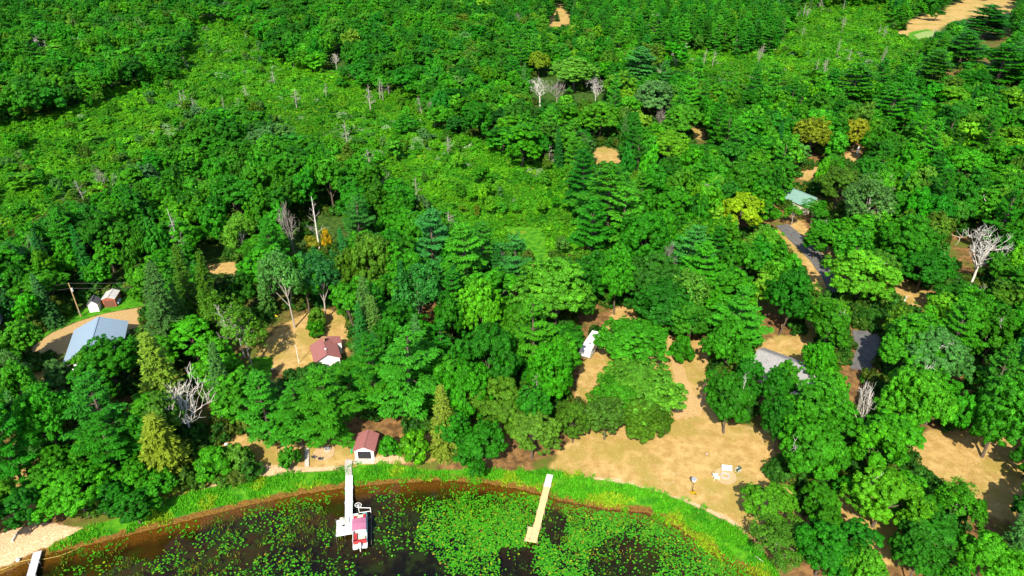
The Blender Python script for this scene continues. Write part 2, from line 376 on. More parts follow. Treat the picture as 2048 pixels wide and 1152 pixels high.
def broadleaf_crown(name, seed, R, H, zb, nl, nclump, nleaf, leaf, clump, flat=0.8, sparse=0.0):
    rng = np.random.default_rng(seed)
    zc = (H + zb) / 2; rz = (H - zb) / 2; S = np.array([R, R, rz])
    ld = rdir(rng, nl * 4); ld = ld[ld[:, 2] > -0.45]
    keep = [ld[0]]
    for q in ld[1:]:
        if len(keep) < nl and min(np.linalg.norm(q - k) for k in keep) > 0.58: keep.append(q)
    ld = np.array(keep + [np.array([0.1, 0.05, 0.95])]); m = len(ld)
    lr = rng.uniform(0.27, 0.50, m); lc = ld * rng.uniform(0.45, 0.76, (m, 1))
    k = rng.integers(0, m, nclump * 2); d = rdir(rng, nclump * 2)
    ok = (np.sum(d * ld[k], 1) > -0.15) & (d[:, 2] > -0.6)
    k = k[ok][:nclump]; d = d[ok][:nclump]; n = len(k)
    cc = lc[k] + d * lr[k][:, None] * rng.uniform(0.70, 1.14, (n, 1))
    # drop clumps buried inside another lobe
    dist = np.linalg.norm(cc[:, None] - lc[None], axis=2) / lr[None]; dist[np.arange(n), k] = 9
    kk = dist.min(1) > 0.6; cc = cc[kk]; k = k[kk]; n = len(cc)
    out = unit(cc); cw = cc * S + np.array([0, 0, zc]); cr = rng.uniform(0.55, 1.4, n) * clump
    cnt = np.maximum(6, (nleaf * (cr / clump) ** 2 * (1 - sparse * rng.random(n))).astype(int)); idx = np.repeat(np.arange(n), cnt); N = len(idx)
    ldir = rdir(rng, N) + out[idx] * 0.55 + np.array([0, 0, 0.35]); ldir = unit(ldir)
    p = cw[idx] + ldir * cr[idx][:, None] * np.array([1, 1, flat]) * (rng.random((N, 1)) ** 0.4)
    nr = ldir * 1.0 + out[idx] * 0.25 + np.array([0, 0, 0.25]) + rng.normal(size=(N, 3)) * 0.36
    Q = leaf_quads(rng, p, nr, leaf * rng.uniform(0.65, 1.25, N))
    cv = rng.normal(0, 0.15, n)
    lv = rng.normal(0, 0.09, m); cv = cv + lv[k[:len(cv)]] if len(k) == len(cv) else cv
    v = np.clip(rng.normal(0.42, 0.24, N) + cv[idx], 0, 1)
    # leaves deeper in the crown close the view through it; crown shade painted in as darker tone
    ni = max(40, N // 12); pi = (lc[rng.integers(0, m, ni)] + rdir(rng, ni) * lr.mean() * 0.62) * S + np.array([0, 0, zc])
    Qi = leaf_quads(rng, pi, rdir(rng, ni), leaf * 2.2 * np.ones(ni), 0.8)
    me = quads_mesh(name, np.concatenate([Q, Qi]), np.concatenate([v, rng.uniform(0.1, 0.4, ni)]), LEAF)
    return me, lc * S + np.array([0, 0, zc])

def limb_tubes(mb, rng, base_r, zb, zc, targets, lean=0.3):
    p0 = Vector((0, 0, -0.4)); p1 = Vector((rng.normal() * lean, rng.normal() * lean, zb)); p2 = Vector((p1.x * 1.5, p1.y * 1.5, zc))
    mb.tube([p0, (p0 + p1) / 2 + Vector((rng.normal() * .1, rng.normal() * .1, 0)), p1, p2], [base_r * 1.15, base_r * 0.9, base_r * 0.8, base_r * 0.35], 7)
    for t in targets:
        t = Vector(t); s = p1.lerp(p2, float(rng.uniform(0, 0.6))); mid = s.lerp(t, 0.5) + Vector((rng.normal() * .3, rng.normal() * .3, 0.4))
        mb.tube([s, mid, t], [base_r * 0.42, base_r * 0.28, base_r * 0.08], 5, False)

def twig_tree(rng, mb, p, d, length, r, lev, maxlev, spread=0.6, up=0.15, n=(3, 5)):
    pts = [p]; rs = [r]; q = p.copy(); dd = d.copy(); segs = 3
    for i in range(segs):
        dd = (dd + Vector(rng.normal(size=3)) * 0.16 + Vector((0, 0, up * 0.3))).normalized(); q = q + dd * (length / segs); pts.append(q.copy()); rs.append(r * (1 - 0.62 * (i + 1) / segs))
    mb.tube(pts, rs, 5 if lev < 2 else 3, False)
    if lev >= maxlev: return
    for k in range(int(rng.integers(n[0], n[1] + 1))):
        t = float(rng.uniform(0.35, 1.0)) * segs; i = min(int(t), segs - 1); s = pts[i].lerp(pts[i + 1], t - i)
        nd = (dd * 0.55 + Vector(rng.normal(size=3)) * spread + Vector((0, 0, up))).normalized()
        twig_tree(rng, mb, s, nd, length * float(rng.uniform(0.5, 0.75)), max(rs[i] * 0.6, 0.035), lev + 1, maxlev, spread, up, n)

def pine_crown(name, seed, H, R, z0, nb, step, clump, ncl, needle, mode='pine'):
    rng = np.random.default_rng(seed); Qs = []; vs_ = []; tips = []
    z = z0; lev = 0
    while z < H - 0.3:
        t = (z - z0) / (H - z0); k = nb if t < 0.8 else max(3, nb - 1)
        a0 = rng.uniform(0, 6.28)
        for j in range(k):
            a = a0 + 6.283 * j / k + rng.normal() * 0.22
            if mode == 'pine':
                if rng.random() < 0.12 + 0.18 * (t < 0.3): continue
                L = R * min(1.0, 1.12 * (1 - t) ** 0.6 + 0.05) * rng.uniform(0.62, 1.15) * (0.7 + 0.3 * min(1, t * 3)); el = -0.06 + 0.85 * t ** 1.5 + rng.normal() * 0.07
            else:
                L = (R * (1 - t) ** 0.85 + 0.15) * rng.uniform(0.75, 1.1); el = -0.38 + 0.9 * t ** 2 + rng.normal() * 0.08
            dirv = np.array([math.cos(a) * math.cos(el), math.sin(a) * math.cos(el), math.sin(el)]); side = np.array([-math.sin(a), math.cos(a), 0])
            zz = z + rng.normal() * 0.15
            s0 = 0.30 if mode == 'pine' else 0.15
            npos = max(2, int(L * (1 - s0) / (clump * 0.72)) + 1)
            tips.append((zz, dirv * L))
            bv = rng.normal(0, 0.09)
            for i in range(npos):
                s = s0 + (1 - s0) * (i + 0.6) / npos
                wside = L * 0.30 * (1.15 - s) if mode == 'pine' else L * 0.2 * (1.1 - s)
                for sd in ((-1, 0, 1) if wside > 0.35 else (0,)):
                    c = np.array([0, 0, zz]) + dirv * L * s + side * sd * wside * rng.uniform(0.8, 1.3) + np.array([0, 0, (0.25 * s * s * L * 0.3 if mode == 'pine' else -0.1 * abs(sd))]) + rng.normal(size=3) * 0.1
                    cr = clump * rng.uniform(0.7, 1.2)
                    d = unit(rng.normal(size=(ncl, 3)) + dirv * 0.5 + side * sd * 0.4 + np.array([0, 0, 0.35]))
                    p = c + d * cr * np.array([1, 1, 0.42]) * (rng.random((ncl, 1)) ** 0.5)
                    nr = np.array([0, 0, 0.8]) + d * 0.55 + rng.normal(size=(ncl, 3)) * 0.35
                    al = d + dirv * 0.5
                    Qs.append(leaf_quads(rng, p, nr, needle * rng.uniform(0.7, 1.2, ncl), 0.34, al))
                    vs_.append(np.clip(rng.normal(0.42 + 0.12 * (s > 0.75), 0.16, ncl) + bv, 0, 1) * 0.79)
        z += step * rng.uniform(0.8, 1.25) * (1.0 if t < 0.75 else 0.7); lev += 1
    # leader
    p = np.array([0, 0, H - 0.5]) + rng.normal(size=(30, 3)) * np.array([0.25, 0.25, 0.45]); Qs.append(leaf_quads(rng, p, rdir(rng, 30), needle * np.ones(30), 0.34)); vs_.append(np.full(30, 0.5))
    return quads_mesh(name, np.concatenate(Qs), np.concatenate(vs_), NEEDLE), tips
def conifer_trunk(name, H, r, tips, seed):
    rng = np.random.default_rng(seed); mb = MB()
    mb.tube([(0, 0, -0.4), (0.05, 0.05, H * 0.3), (0.0, 0.08, H * 0.7), (0, 0, H - 0.4)], [r * 1.15, r * 0.9, r * 0.5, 0.04], 7)
    for i in rng.permutation(len(tips))[:40]:
        z, d = tips[i]; d = Vector(d); mb.tube([(0, 0, z), Vector((0, 0, z)) + d * 0.5, Vector((0, 0, z)) + d * 0.93 + Vector((0, 0, 0.08 * d.length))], [0.09, 0.06, 0.02], 4, False)
    return mb.mesh(name, BARK)

LIB = {}
def add_lib(kind, **kw): LIB.setdefault(kind, []).append(kw)
for s in range(6):   # big spreading oaks
    R, H = 8.5, 18.0
    cr, lob = broadleaf_crown('oak_crown', 100 + s, R, H, 3.5, 14 + s % 4, 430, 66, 0.265, 0.78, 0.75)
    rng = np.random.default_rng(s); mb = MB(); limb_tubes(mb, rng, 0.42, 4.0, 11.0, lob[:8]); add_lib('oak', crown=cr, trunk=mb.mesh('oak_trunk', BARK), R=R, H=H, lobes=lob)
for s in range(6):   # forest broadleaf
    R, H = 5.0, 16.0
    cr, lob = broadleaf_crown('broadleaf_crown', 200 + s, R, H, 3.0, 10, 210, 62, 0.24, 0.62, 0.8)
    rng = np.random.default_rng(50 + s); mb = MB(); limb_tubes(mb, rng, 0.28, 4.0, 10.0, lob[:6]); add_lib('leaf', crown=cr, trunk=mb.mesh('broadleaf_trunk', BARK), R=R, H=H, lobes=lob)
for s in range(3):   # airy crowns
    R, H = 5.0, 17.0
    cr, lob = broadleaf_crown('lacy_crown', 300 + s, R, H, 3.0, 9, 170, 34, 0.24, 0.85, 0.9, 0.6)
    rng = np.random.default_rng(70 + s); mb = MB(); limb_tubes(mb, rng, 0.22, 4.0, 12.0, lob); add_lib('lacy', crown=cr, trunk=mb.mesh('lacy_trunk', PALEBARK), R=R, H=H, lobes=lob)
for s in range(6):   # far broadleaf
    R, H = 5.0, 16.0
    cr, lob = broadleaf_crown('far_broadleaf_crown', 400 + s, R, H, 3.0, 9, 120, 40, 0.34, 0.80, 0.8)
    rng = np.random.default_rng(90 + s); mb = MB(); limb_tubes(mb, rng, 0.28, 4.0, 10.0, lob[:3]); add_lib('far_leaf', crown=cr, trunk=mb.mesh('far_broadleaf_trunk', BARK), R=R, H=H)
for s in range(4):
    R, H = 2.0, 3.2
    cr, lob = broadleaf_crown('bush_crown', 500 + s, R, H, -0.3, 8, 60, 40, 0.20, 0.45, 0.8)
    rng = np.random.default_rng(110 + s); mb = MB(); limb_tubes(mb, rng, 0.10, 0.4, 1.6, lob[:5], 0.1); add_lib('bush', crown=cr, trunk=mb.mesh('bush_stem', BARK), R=R, H=H)
for s in range(5):
    R, H = 6.6, 24.0
    cr, tips = pine_crown('pine_crown', 600 + s, H, R, 4.0, 5, 1.75, 0.72, 15, 0.38); add_lib('pine', crown=cr, trunk=conifer_trunk('pine_trunk', H, 0.36, tips, s), R=R, H=H)
for s in range(4):
    R, H = 5.6, 23.0
    cr, tips = pine_crown('far_pine_crown', 650 + s, H, R, 3.5, 5, 1.8, 1.05, 11, 0.6); add_lib('far_pine', crown=cr, trunk=conifer_trunk('far_pine_trunk', H, 0.3, tips[:8], s), R=R, H=H)
for s in range(4):
    R, H = 3.1, 20.0
    cr, tips = pine_crown('spruce_crown', 700 + s, H, R, 1.2, 8, 0.72, 0.45, 10, 0.27, 'spruce'); add_lib('spruce', crown=cr, trunk=conifer_trunk('spruce_trunk', H, 0.26, tips, s), R=R, H=H)
for s in range(4):
    rng = np.random.default_rng(800 + s); mb = MB(); mb.tube([(0, 0, -0.4), (0.1, 0, 3.0), (0.15, 0.1, 6.0)], [0.27, 0.21, 0.15], 7)
    tb = MB()
    for k in range(8):
        a = k * 2.4 + float(rng.normal(0, .3)); zb_ = 4.2 + 1.75 * k / 7
        twig_tree(rng, tb, Vector((0.12, 0.08, zb_)), Vector((math.cos(a) * (1.15 - k * .11), math.sin(a) * (1.15 - k * .11), 0.75 + k * .06)).normalized(), float(rng.uniform(4.2, 5.8)), 0.105, 0, 3, 0.48, 0.25, (2, 4))
    add_lib('dead', trunk=mb.mesh('dead_trunk', DEADWOOD), crown=tb.mesh('dead_branches', DEADWOOD), R=5.0, H=13.0)
for s in range(4):
    rng = np.random.default_rng(850 + s); mb = MB(); mb.tube([(0, 0, -0.3), (0.1, 0.05, 5), (0.25, 0.1, 10), (0.3, 0.2, 13)], [0.24, 0.19, 0.12, 0.05], 6)
    tb = MB()
    for k in range(16 + 5 * s):
        z = float(rng.uniform(4, 12.5)); a = float(rng.uniform(0, 6.28)); twig_tree(rng, tb, Vector((0.15, 0.08, z)), Vector((math.cos(a), math.sin(a), 0.35)), (14 - z) * 0.22 + 0.5, 0.06, 1, 2, 0.4, 0.1, (1, 3))
    add_lib('snag', trunk=mb.mesh('snag_trunk', DEADWOOD), crown=tb.mesh('snag_branches', GREYWOOD), R=2.0, H=13.0)
for s in range(5):
    R, H = 1.3, 1.9
    cr, lob = broadleaf_crown('marsh_shrub_leaves', 900 + s, R, H, -0.4, 8, 40, 26, 0.165, 0.36, 0.9, 0.3); add_lib('shrub', crown=cr, R=R, H=H)
# bare branches that stick out of old oak crowns
DEADBR = []
for s in range(6):
    rng = np.random.default_rng(950 + s); tb = MB()
    twig_tree(rng, tb, Vector((0, 0, 0)), Vector((rng.normal() * .8, rng.normal() * .8, 1.0)).normalized(), float(rng.uniform(2.6, 4.0)), 0.12, 1, 3, 0.5, 0.1, (2, 4))
    DEADBR.append(tb.mesh('dead_branch', DEADWOOD))

TINT = {
 'green': (0.036, 0.210, 0.005), 'deep': (0.021, 0.155, 0.005), 'dark': (0.017, 0.110, 0.006), 'bright': (0.055, 0.275, 0.006), 'lime': (0.090, 0.310, 0.008), 'yellow': (0.215, 0.320, 0.008),
 'olive': (0.068, 0.185, 0.010), 'gold': (0.200, 0.235, 0.010), 'orange': (0.420, 0.220, 0.010), 'grey': (0.070, 0.205, 0.035), 'teal': (0.024, 0.170, 0.022), 'pine': (0.024, 0.180, 0.006), 'pinebright': (0.046, 0.255, 0.008),
 'blue': (0.042, 0.215, 0.028), 'spruce': (0.065, 0.190, 0.032), 'yspruce': (0.150, 0.260, 0.022), 'pale': (0.095, 0.285, 0.014)}
WORD = {'green': 'mid-green', 'deep': 'deep green', 'dark': 'dark green', 'bright': 'bright green', 'lime': 'lime green', 'yellow': 'yellow-green', 'olive': 'olive green', 'gold': 'golden yellow', 'orange': 'orange', 'grey': 'grey-green',
        'teal': 'blue-green', 'pine': 'deep green', 'pinebright': 'bright green', 'blue': 'bluish green', 'spruce': 'grey-green', 'yspruce': 'yellowish green', 'pale': 'pale-tipped green'}

trees = []          # dict(kind, x, y, H, R, tint, label)
def T(kind, tx, ty, wpx, H, tint, label=None, br=0):
    if kind == 'pine': H *= 0.82; wpx *= 1.1
    b = at(tx, ty, H); dp = depth(b.x, b.y, H * 0.7)
    trees.append(dict(kind=kind, x=b.x, y=b.y, H=H, R=wpx * dp / _f / 2, tint=tint, label=label, br=br, hand=True, px=(tx, ty)))

# ---- trees one can single out in the photograph (top point, crown width, height)
T('spruce', 285, 526, 92, 25, 'spruce', 'tall grey-green spruce right of the sheds by the gravel drive')
T('spruce', 290, 655, 100, 20, 'yspruce', 'yellowish spruce just right of the blue-grey garage roof')
T('spruce', 345, 492, 74, 24, 'olive', 'olive spruce behind the tall grey-green one'); T('spruce', 388, 505, 70, 23, 'olive', 'olive spruce beside the small tan clearing')
T('spruce', 420, 688, 72, 19, 'spruce', 'grey-green spruce between the bare spreading tree and the cabin lawn')
T('leaf', 22, 640, 84, 12, 'bright', 'bright green rounded tree left of the tan gravel drive')
T('oak', 205, 690, 150, 13, 'deep', 'deep green tree covering the front of the garage'); T('leaf', 110, 730, 80, 10, 'grey')
T('leaf', 372, 640, 105, 12, 'bright', 'bright green tree between the yellowish spruce and the birch')
T('pine', 172, 748, 130, 24, 'pine', 'big pine below the garage'); T('pine', 190, 838, 120, 18, 'pine', 'lower pine nearest the sandy beach')
T('oak', 60, 770, 130, 17, 'green'); T('spruce', 300, 832, 130, 14.5, 'yspruce', 'yellowish spruce nearest the shore')
T('oak', 140, 945, 150, 10, 'bright', 'bright rounded tree overhanging the sandy beach'); T('leaf', 255, 985, 85, 7, 'deep'); T('leaf', 22, 985, 90, 9, 'deep', 'deep green tree at the back of the sandy beach')
T('bush', 420, 905, 80, 5.5, 'green', 'mid-green bush in front of the bare spreading tree'); T('bush', 470, 900, 60, 4.5, 'olive', 'olive bush beside the brown bank path'); T('bush', 575, 902, 40, 4, 'green', 'small green bush left of the concrete walk')
T('leaf', 315, 785, 80, 15, 'olive'); T('lacy', 478, 620, 100, 15, 'olive', 'thin olive birch with white limbs left of the cabin lawn'); T('lacy', 425, 580, 90, 16, 'olive')
T('pine', 512, 745, 105, 21, 'pinebright'); T('pine', 632, 738, 150, 21.3, 'pinebright', 'broad bright pine between the cabin and the boathouse'); T('pine', 580, 768, 105, 18.3, 'pinebright'); T('pine', 728, 668, 84, 24, 'pine'); T('pine', 800, 655, 145, 28, 'pinebright', 'tallest bright pine behind the boathouse')
T('pine', 738, 690, 90, 21, 'pinebright')
T('spruce', 716, 556, 70, 22, 'spruce', 'slim grey-green spruce behind the cabin'); T('spruce', 745, 590, 60, 19, 'spruce'); T('spruce', 832, 630, 50, 18, 'grey'); T('spruce', 880, 765, 70, 17, 'yspruce', 'small yellowish spruce right of the boathouse pines')
T('lacy', 560, 500, 110, 21, 'grey', 'airy grey-green tree behind the cabin lawn'); T('lacy', 630, 495, 90, 20, 'teal'); T('leaf', 600, 515, 84, 17, 'bright')
T('oak', 740, 470, 120, 20, 'olive'); T('oak', 690, 500, 80, 17, 'olive'); T('lacy', 830, 520, 110, 20, 'teal', 'blue-green airy tree left of the clearing pines'); T('leaf', 790, 610, 100, 18, 'deep')
T('pine', 858, 418, 100, 27, 'blue', 'bluish pine at the edge of the marsh, left one of three'); T('pine', 930, 440, 112, 28, 'pinebright', 'bright pine at the edge of the marsh, middle one of three'); T('pine', 1040, 470, 112, 26, 'blue', 'round bluish pine in front of the bright marsh grass')
T('pine', 905, 540, 70, 20, 'pine'); T('oak', 965, 570, 105, 18, 'lime', 'lime green oak below the middle marsh pine'); T('pine', 880, 640, 60, 18, 'pine')
T('oak', 985, 655, 160, 19, 'deep', 'broad deep green oak left of the trailer'); T('oak', 930, 730, 120, 17, 'green'); T('oak', 1000, 760, 150, 13, 'olive', 'broad olive bushy tree at the shore between the docks'); T('leaf', 905, 830, 80, 10, 'deep'); T('leaf', 960, 850, 110, 11, 'deep'); T('oak', 1065, 825, 110, 11, 'olive')
T('pine', 1070, 598, 110, 26, 'pinebright', 'bright pine just left of the trailer'); T('oak', 1110, 535, 180, 19, 'pale', 'broad oak with pale leaf tips behind the trailer'); T('oak', 1098, 700, 120, 16, 'green', 'mid-green oak leaning over the trailer'); T('leaf', 1060, 780, 90, 13, 'deep')
T('pine', 1225, 330, 150, 32, 'pinebright', 'tallest bright pine standing right of the marsh'); T('pine', 1172, 300, 90, 28, 'pine', 'dark pine behind the tallest bright pine'); T('pine', 1185, 400, 100, 26, 'pine'); T('pine', 1260, 370, 110, 28, 'pinebright')
T('pine', 1385, 455, 110, 24, 'blue', 'bluish pine left of the yellow oak'); T('pine', 1415, 480, 100, 24, 'pinebright', 'bright pine below the yellow oak'); T('pine', 1440, 450, 70, 22, 'pine')
T('oak', 1300, 425, 120, 19, 'deep'); T('oak', 1320, 510, 130, 18, 'dark'); T('lacy', 1385, 540, 90, 18, 'pale'); T('oak', 1240, 500, 90, 18, 'green'); T('oak', 1336, 562, 160, 15, 'deep', 'broad deep green oak behind the split gravel drive'); T('oak', 1392, 602, 84, 13, 'green')
T('pine', 1490, 580, 120, 23, 'pinebright', 'bright pine behind the grey-roofed house'); T('oak', 1585, 552, 115, 16, 'deep'); T('oak', 1490, 386, 108, 15, 'yellow', 'yellow oak with a round crown among dark trees', 0)
T('oak', 1462, 648, 104, 14, 'green', 'mid-green oak just left of the grey-roofed house'); T('oak', 1266, 646, 160, 11, 'bright', 'bright oak on the lawn right of the trailer'); T('oak', 1278, 745, 196, 11, 'pale', 'pale-tipped oak spreading over the dry lawn'); T('oak', 1150, 812, 88, 9, 'olive', 'thin olive oak on the lawn above the wooden dock', 2)
T('oak', 1215, 805, 110, 9, 'olive'); T('oak', 1292, 812, 130, 8.5, 'olive', 'lower olive oak at the lake side of the lawn clump'); T('oak', 1235, 770, 120, 10, 'green'); T('bush', 1368, 676, 48, 6.5, 'green', 'rounded bush in the fork of the gravel drive')
T('oak', 1470, 750, 116, 14, 'green', 'oak with pale trunk on the right edge of the dry lawn', 1); T('oak', 1736, 512, 160, 14, 'lime', 'broad lime green oak beside the fallen white trunk', 1)
T('oak', 1650, 775, 150, 15, 'green', None, 2); T('oak', 1572, 802, 96, 12, 'deep'); T('oak', 1850, 735, 165, 17, 'bright', 'bright broad oak with grey twigs left of the shaded lawn', 2); T('oak', 1835, 640, 160, 16, 'green', None, 1); T('oak', 1650, 690, 86, 11, 'green'); T('lacy', 1634, 398, 56, 9, 'green'); T('lacy', 1592, 410, 40, 7, 'bright'); T('leaf', 1640, 455, 60, 10, 'green'); T('oak', 1900, 660, 130, 17, 'grey', None, 2)
T('oak', 1640, 850, 150, 14, 'green', None, 1); T('leaf', 1770, 850, 110, 14, 'bright'); T('oak', 1785, 948, 160, 12, 'lime', 'lime green oak below the shaded lawn', 1); T('oak', 1543, 976, 112, 8, 'lime', 'lime green tree by the lake at the bottom of the lawn')
T('oak', 1660, 1062, 140, 10, 'deep', 'deep green rounded tree at the bottom edge right of the lake'); T('lacy', 1932, 975, 105, 10, 'bright', 'feathery bright green tree standing on the shaded lawn'); T('oak', 1990, 1075, 130, 10, 'bright'); T('oak', 2035, 760, 150, 18, 'green'); T('oak', 1960, 1000, 40, 6, 'green')
T('oak', 1750, 1110, 110, 9, 'lime'); T('oak', 1850, 1090, 100, 9, 'deep'); T('bush', 628, 648, 38, 3.2, 'green', 'rounded green bush on the cabin lawn'); T('bush', 632, 618, 36, 5, 'olive')
T('oak', 1862, 496, 125, 13, 'deep'); T('oak', 1840, 440, 130, 18, 'green'); T('lacy', 1755, 350, 110, 20, 'grey', None); T('oak', 1690, 330, 110, 17, 'olive', 'olive oak in front of the white yard statue')
T('oak', 1630, 240, 90, 16, 'gold', 'golden tree left of the white yard statue'); T('oak', 1722, 238, 60, 14, 'gold', 'golden tree behind the white yard statue'); T('oak', 1370, 210, 90, 16, 'pale'); T('oak', 1340, 260, 90, 16, 'lime'); T('oak', 1205, 205, 100, 16, 'lime'); T('oak', 1078, 105, 50, 14, 'yellow', 'yellow-green tree far behind the marsh')
T('oak', 1150, 118, 110, 17, 'pale'); T('pine', 1280, 95, 80, 26, 'blue'); T('oak', 1310, 165, 100, 17, 'grey')
T('pine', 1720, 130, 95, 25, 'pinebright'); T('pine', 1800, 170, 95, 25, 'pinebright'); T('pine', 1985, 10, 110, 28, 'pine'); T('pine', 1940, 60, 90, 26, 'pine'); T('pine', 2020, 90, 110, 27, 'pine')
T('bush', 650, 460, 20, 7, 'orange', 'orange shrub behind the airy grey-green tree, right one'); T('bush', 622, 472, 28, 5, 'gold', 'golden shrub beside the orange one'); T('pine', 1880, 100, 80, 24, 'pine')
T('pine', 1620, 60, 10, 4, 'pine') if False else None
T('spruce', 1812, 35, 20, 9, 'dark', 'small dark conifer at the edge of the far tan field')
T('leaf', 1874, 17, 38, 9.5, 'deep', 'dark rounded tree standing in the far tan field'); T('spruce', 1115, 22, 14, 8, 'teal', 'small conifer in the far sandy clearing')
T('bush', 826, 870, 60, 6, 'lime', 'lime green shrub on the bank right of the boathouse'); T('bush', 775, 880, 40, 4, 'green', 'low green shrub beside the boathouse wall')

# dead trees
def D(kind, px, py, H, wpx, label, wood=None):      # given by the base
    b = at(px, py, 0); dp = depth(b.x, b.y, H * .6)
    trees.append(dict(kind=kind, x=b.x, y=b.y, H=H, R=wpx * dp / _f / 2, tint=None, label=label, br=0, hand=True, px=(px, py), wood=wood))
D('dead', 1938, 578, 17, 100, 'big bare dead tree with white spreading branches at the right'); D('dead', 388, 882, 13, 110, 'bare spreading grey tree on the bank left of the pines'); D('dead', 490, 715, 12, 60, 'white-limbed dead birch at the edge of the cabin lawn')
D('dead', 1714, 884, 13, 40, 'bare white branches rising above the oaks right of the dry lawn'); D('dead', 1080, 212, 13, 52, 'bare dead tree with forked top behind the marsh pines'); D('dead', 1113, 214, 13, 40, 'grey dead tree beside the forked bare one', 'grey'); D('dead', 1190, 215, 14, 40, 'white forked dead trunk above the sandy track'); D('dead', 674, 140, 9, 16, 'white dead trunk standing alone at the edge of the upper marsh')
D('dead', 592, 520, 16, 46, 'pale dead tree behind the cabin lawn, left one', 'grey'); D('snag', 640, 505, 17, 32, 'pale leaning dead tree behind the orange shrub'); D('snag', 378, 545, 20, 24, 'bare dead top beside the olive spruces'); D('dead', 1180, 520, 9, 34, 'white bare stubs below the tallest bright pine'); D('dead', 1330, 600, 15, 44, 'bare grey tangle in the dark oaks behind the gravel drive', 'grey')
D('snag', 1745, 450, 17, 34, 'thin dead pine with brown trunk at the right', 'grey'); D('snag', 2008, 585, 17, 36, 'half-dead pine right of the big bare tree', 'grey'); D('dead', 1320, 262, 9, 30, 'grey dead limbs among the oaks below the pines', 'grey'); D('snag', 1070, 840, 12, 26, 'bare grey sapling in the dark trees above the shore', 'grey')
D('dead', 2030, 1095, 8, 40, 'white dead branches at the bottom right edge'); D('dead', 160, 115, 12, 26, 'white bare tree in the far left woods'); D('dead', 85, 115, 12, 34, 'pale dead tree in the far left woods'); D('dead', 212, 385, 8, 26, 'pale bare shrub tree at the edge of the left marsh', 'grey'); D('dead', 1350, 135, 9, 50, 'pale dead tree in the right marsh', 'grey')
D('snag', 1205, 82, 17, 20, 'grey dead pine left of the far pines', 'grey'); D('snag', 1300, 88, 20, 20, 'grey dead pine, left one of a close pair', 'grey'); D('snag', 1312, 92, 21, 22, 'grey dead pine, right one of a close pair', 'grey'); D('dead', 1040, 68, 14, 28, 'bare tree beside the far sandy clearing', 'grey'); D('snag', 1416, 100, 12, 16, 'small dead pine at the foot of the far pines', 'grey')
D('dead', 100, 560, 14, 30, 'slanting dead tree left of the utility pole', 'grey'); D('dead', 870, 255, 12, 26, 'pale dead tree at the right end of the upper marsh', 'grey')

# ------------------------------------------------------------------ places that stay open
CLEAR = [SHORE + [(1600, 1300), (-100, 1300)],
    [(60, 1115), (165, 1060), (260, 1032), (320, 1004), (420, 979), (510, 958), (600, 946), (690, 940), (720, 926), (800, 920), (860, 938), (960, 936), (1040, 944), (1100, 940), (1180, 955), (1290, 985), (1400, 1016), (1490, 1070), (1560, 1155), (1440, 1200), (0, 1200)],
    [(1200, 900), (1350, 830), (1338, 690), (1400, 700), (1420, 745), (1412, 790), (1445, 862), (1540, 885), (1535, 960), (1480, 1010), (1470, 1045), (1100, 940), (1120, 905)],
    [(1160, 740), (1195, 665), (1222, 630), (1245, 615), (1272, 640), (1215, 680), (1190, 780), (1160, 808)], [(1170, 672), (1200, 668), (1198, 700), (1170, 720)],
    [(512, 735), (535, 695), (585, 655), (640, 625), (692, 640), (692, 690), (680, 715), (620, 730), (600, 740), (545, 745)],
    [(58, 706), (64, 680), (140, 630), (190, 600), (275, 588), (275, 650), (240, 680), (140, 705), (100, 695)], [(135, 574), (150, 574), (170, 632), (150, 636)], [(0, 630), (20, 632), (20, 645), (0, 645)],
    [(608, 910), (680, 895), (704, 862), (760, 862), (765, 920), (700, 940), (600, 945)], [(420, 905), (470, 872), (512, 892), (480, 915), (420, 925)], [(0, 1075), (60, 1060), (140, 1060), (100, 1100), (0, 1140)],
    [(1830, 905), (1850, 950), (1910, 880), (1960, 880), (2048, 970), (2048, 1030), (1990, 1010), (1870, 960)], [(415, 532), (472, 526), (470, 549), (420, 553)],
    [(1098, 48), (1118, 10), (1140, 45)], [(1186, 302), (1215, 296), (1245, 314), (1232, 328), (1192, 324)], [(1388, 258), (1408, 258), (1405, 276), (1388, 276)],
    [(1790, 60), (1850, 32), (1885, 20), (1925, 2), (2030, -10), (2030, 20), (1960, 32), (1900, 42), (1866, 66), (1830, 82)], [(1512, 722), (1520, 698), (1556, 684), (1610, 684), (1600, 700), (1572, 708), (1552, 714)], [(1594, 740), (1622, 748), (1620, 768), (1600, 772)], [(1556, 450), (1580, 452), (1636, 510), (1620, 522)], [(1600, 520), (1635, 530), (1645, 570), (1620, 560)], [(1712, 662), (1766, 664), (1746, 742), (1704, 738)],
    [(1580, 392), (1618, 386), (1630, 402), (1612, 432), (1588, 425)], [(1636, 545), (1665, 548), (1668, 585), (1642, 585)], [(1795, 586), (1850, 586), (1850, 610), (1810, 614)], [(1548, 978), (1598, 984), (1588, 1012), (1552, 1006)], [(1704, 286), (1724, 286), (1724, 312), (1690, 325), (1690, 318)], [(1608, 340), (1632, 335), (1630, 358), (1610, 358)],
    [(1010, 455), (1085, 452), (1100, 530), (1080, 530)], [(1900, 470), (1990, 470), (1975, 520), (1940, 560), (1915, 520)], [(1700, 775), (1738, 775), (1730, 815), (1705, 815)], [(345, 800), (430, 800), (420, 845), (370, 850)], [(455, 640), (515, 640), (505, 690), (470, 690)], [(1060, 155), (1130, 155), (1125, 200), (1065, 200)], [(1175, 175), (1200, 175), (1205, 200), (1185, 205)], [(664, 108), (682, 108), (682, 128), (666, 128)], [(640, 462), (660, 456), (660, 490), (612, 490), (612, 476)], [(620, 420), (650, 430), (645, 455), (625, 455)], [(572, 450), (600, 450), (600, 500), (580, 500)]]
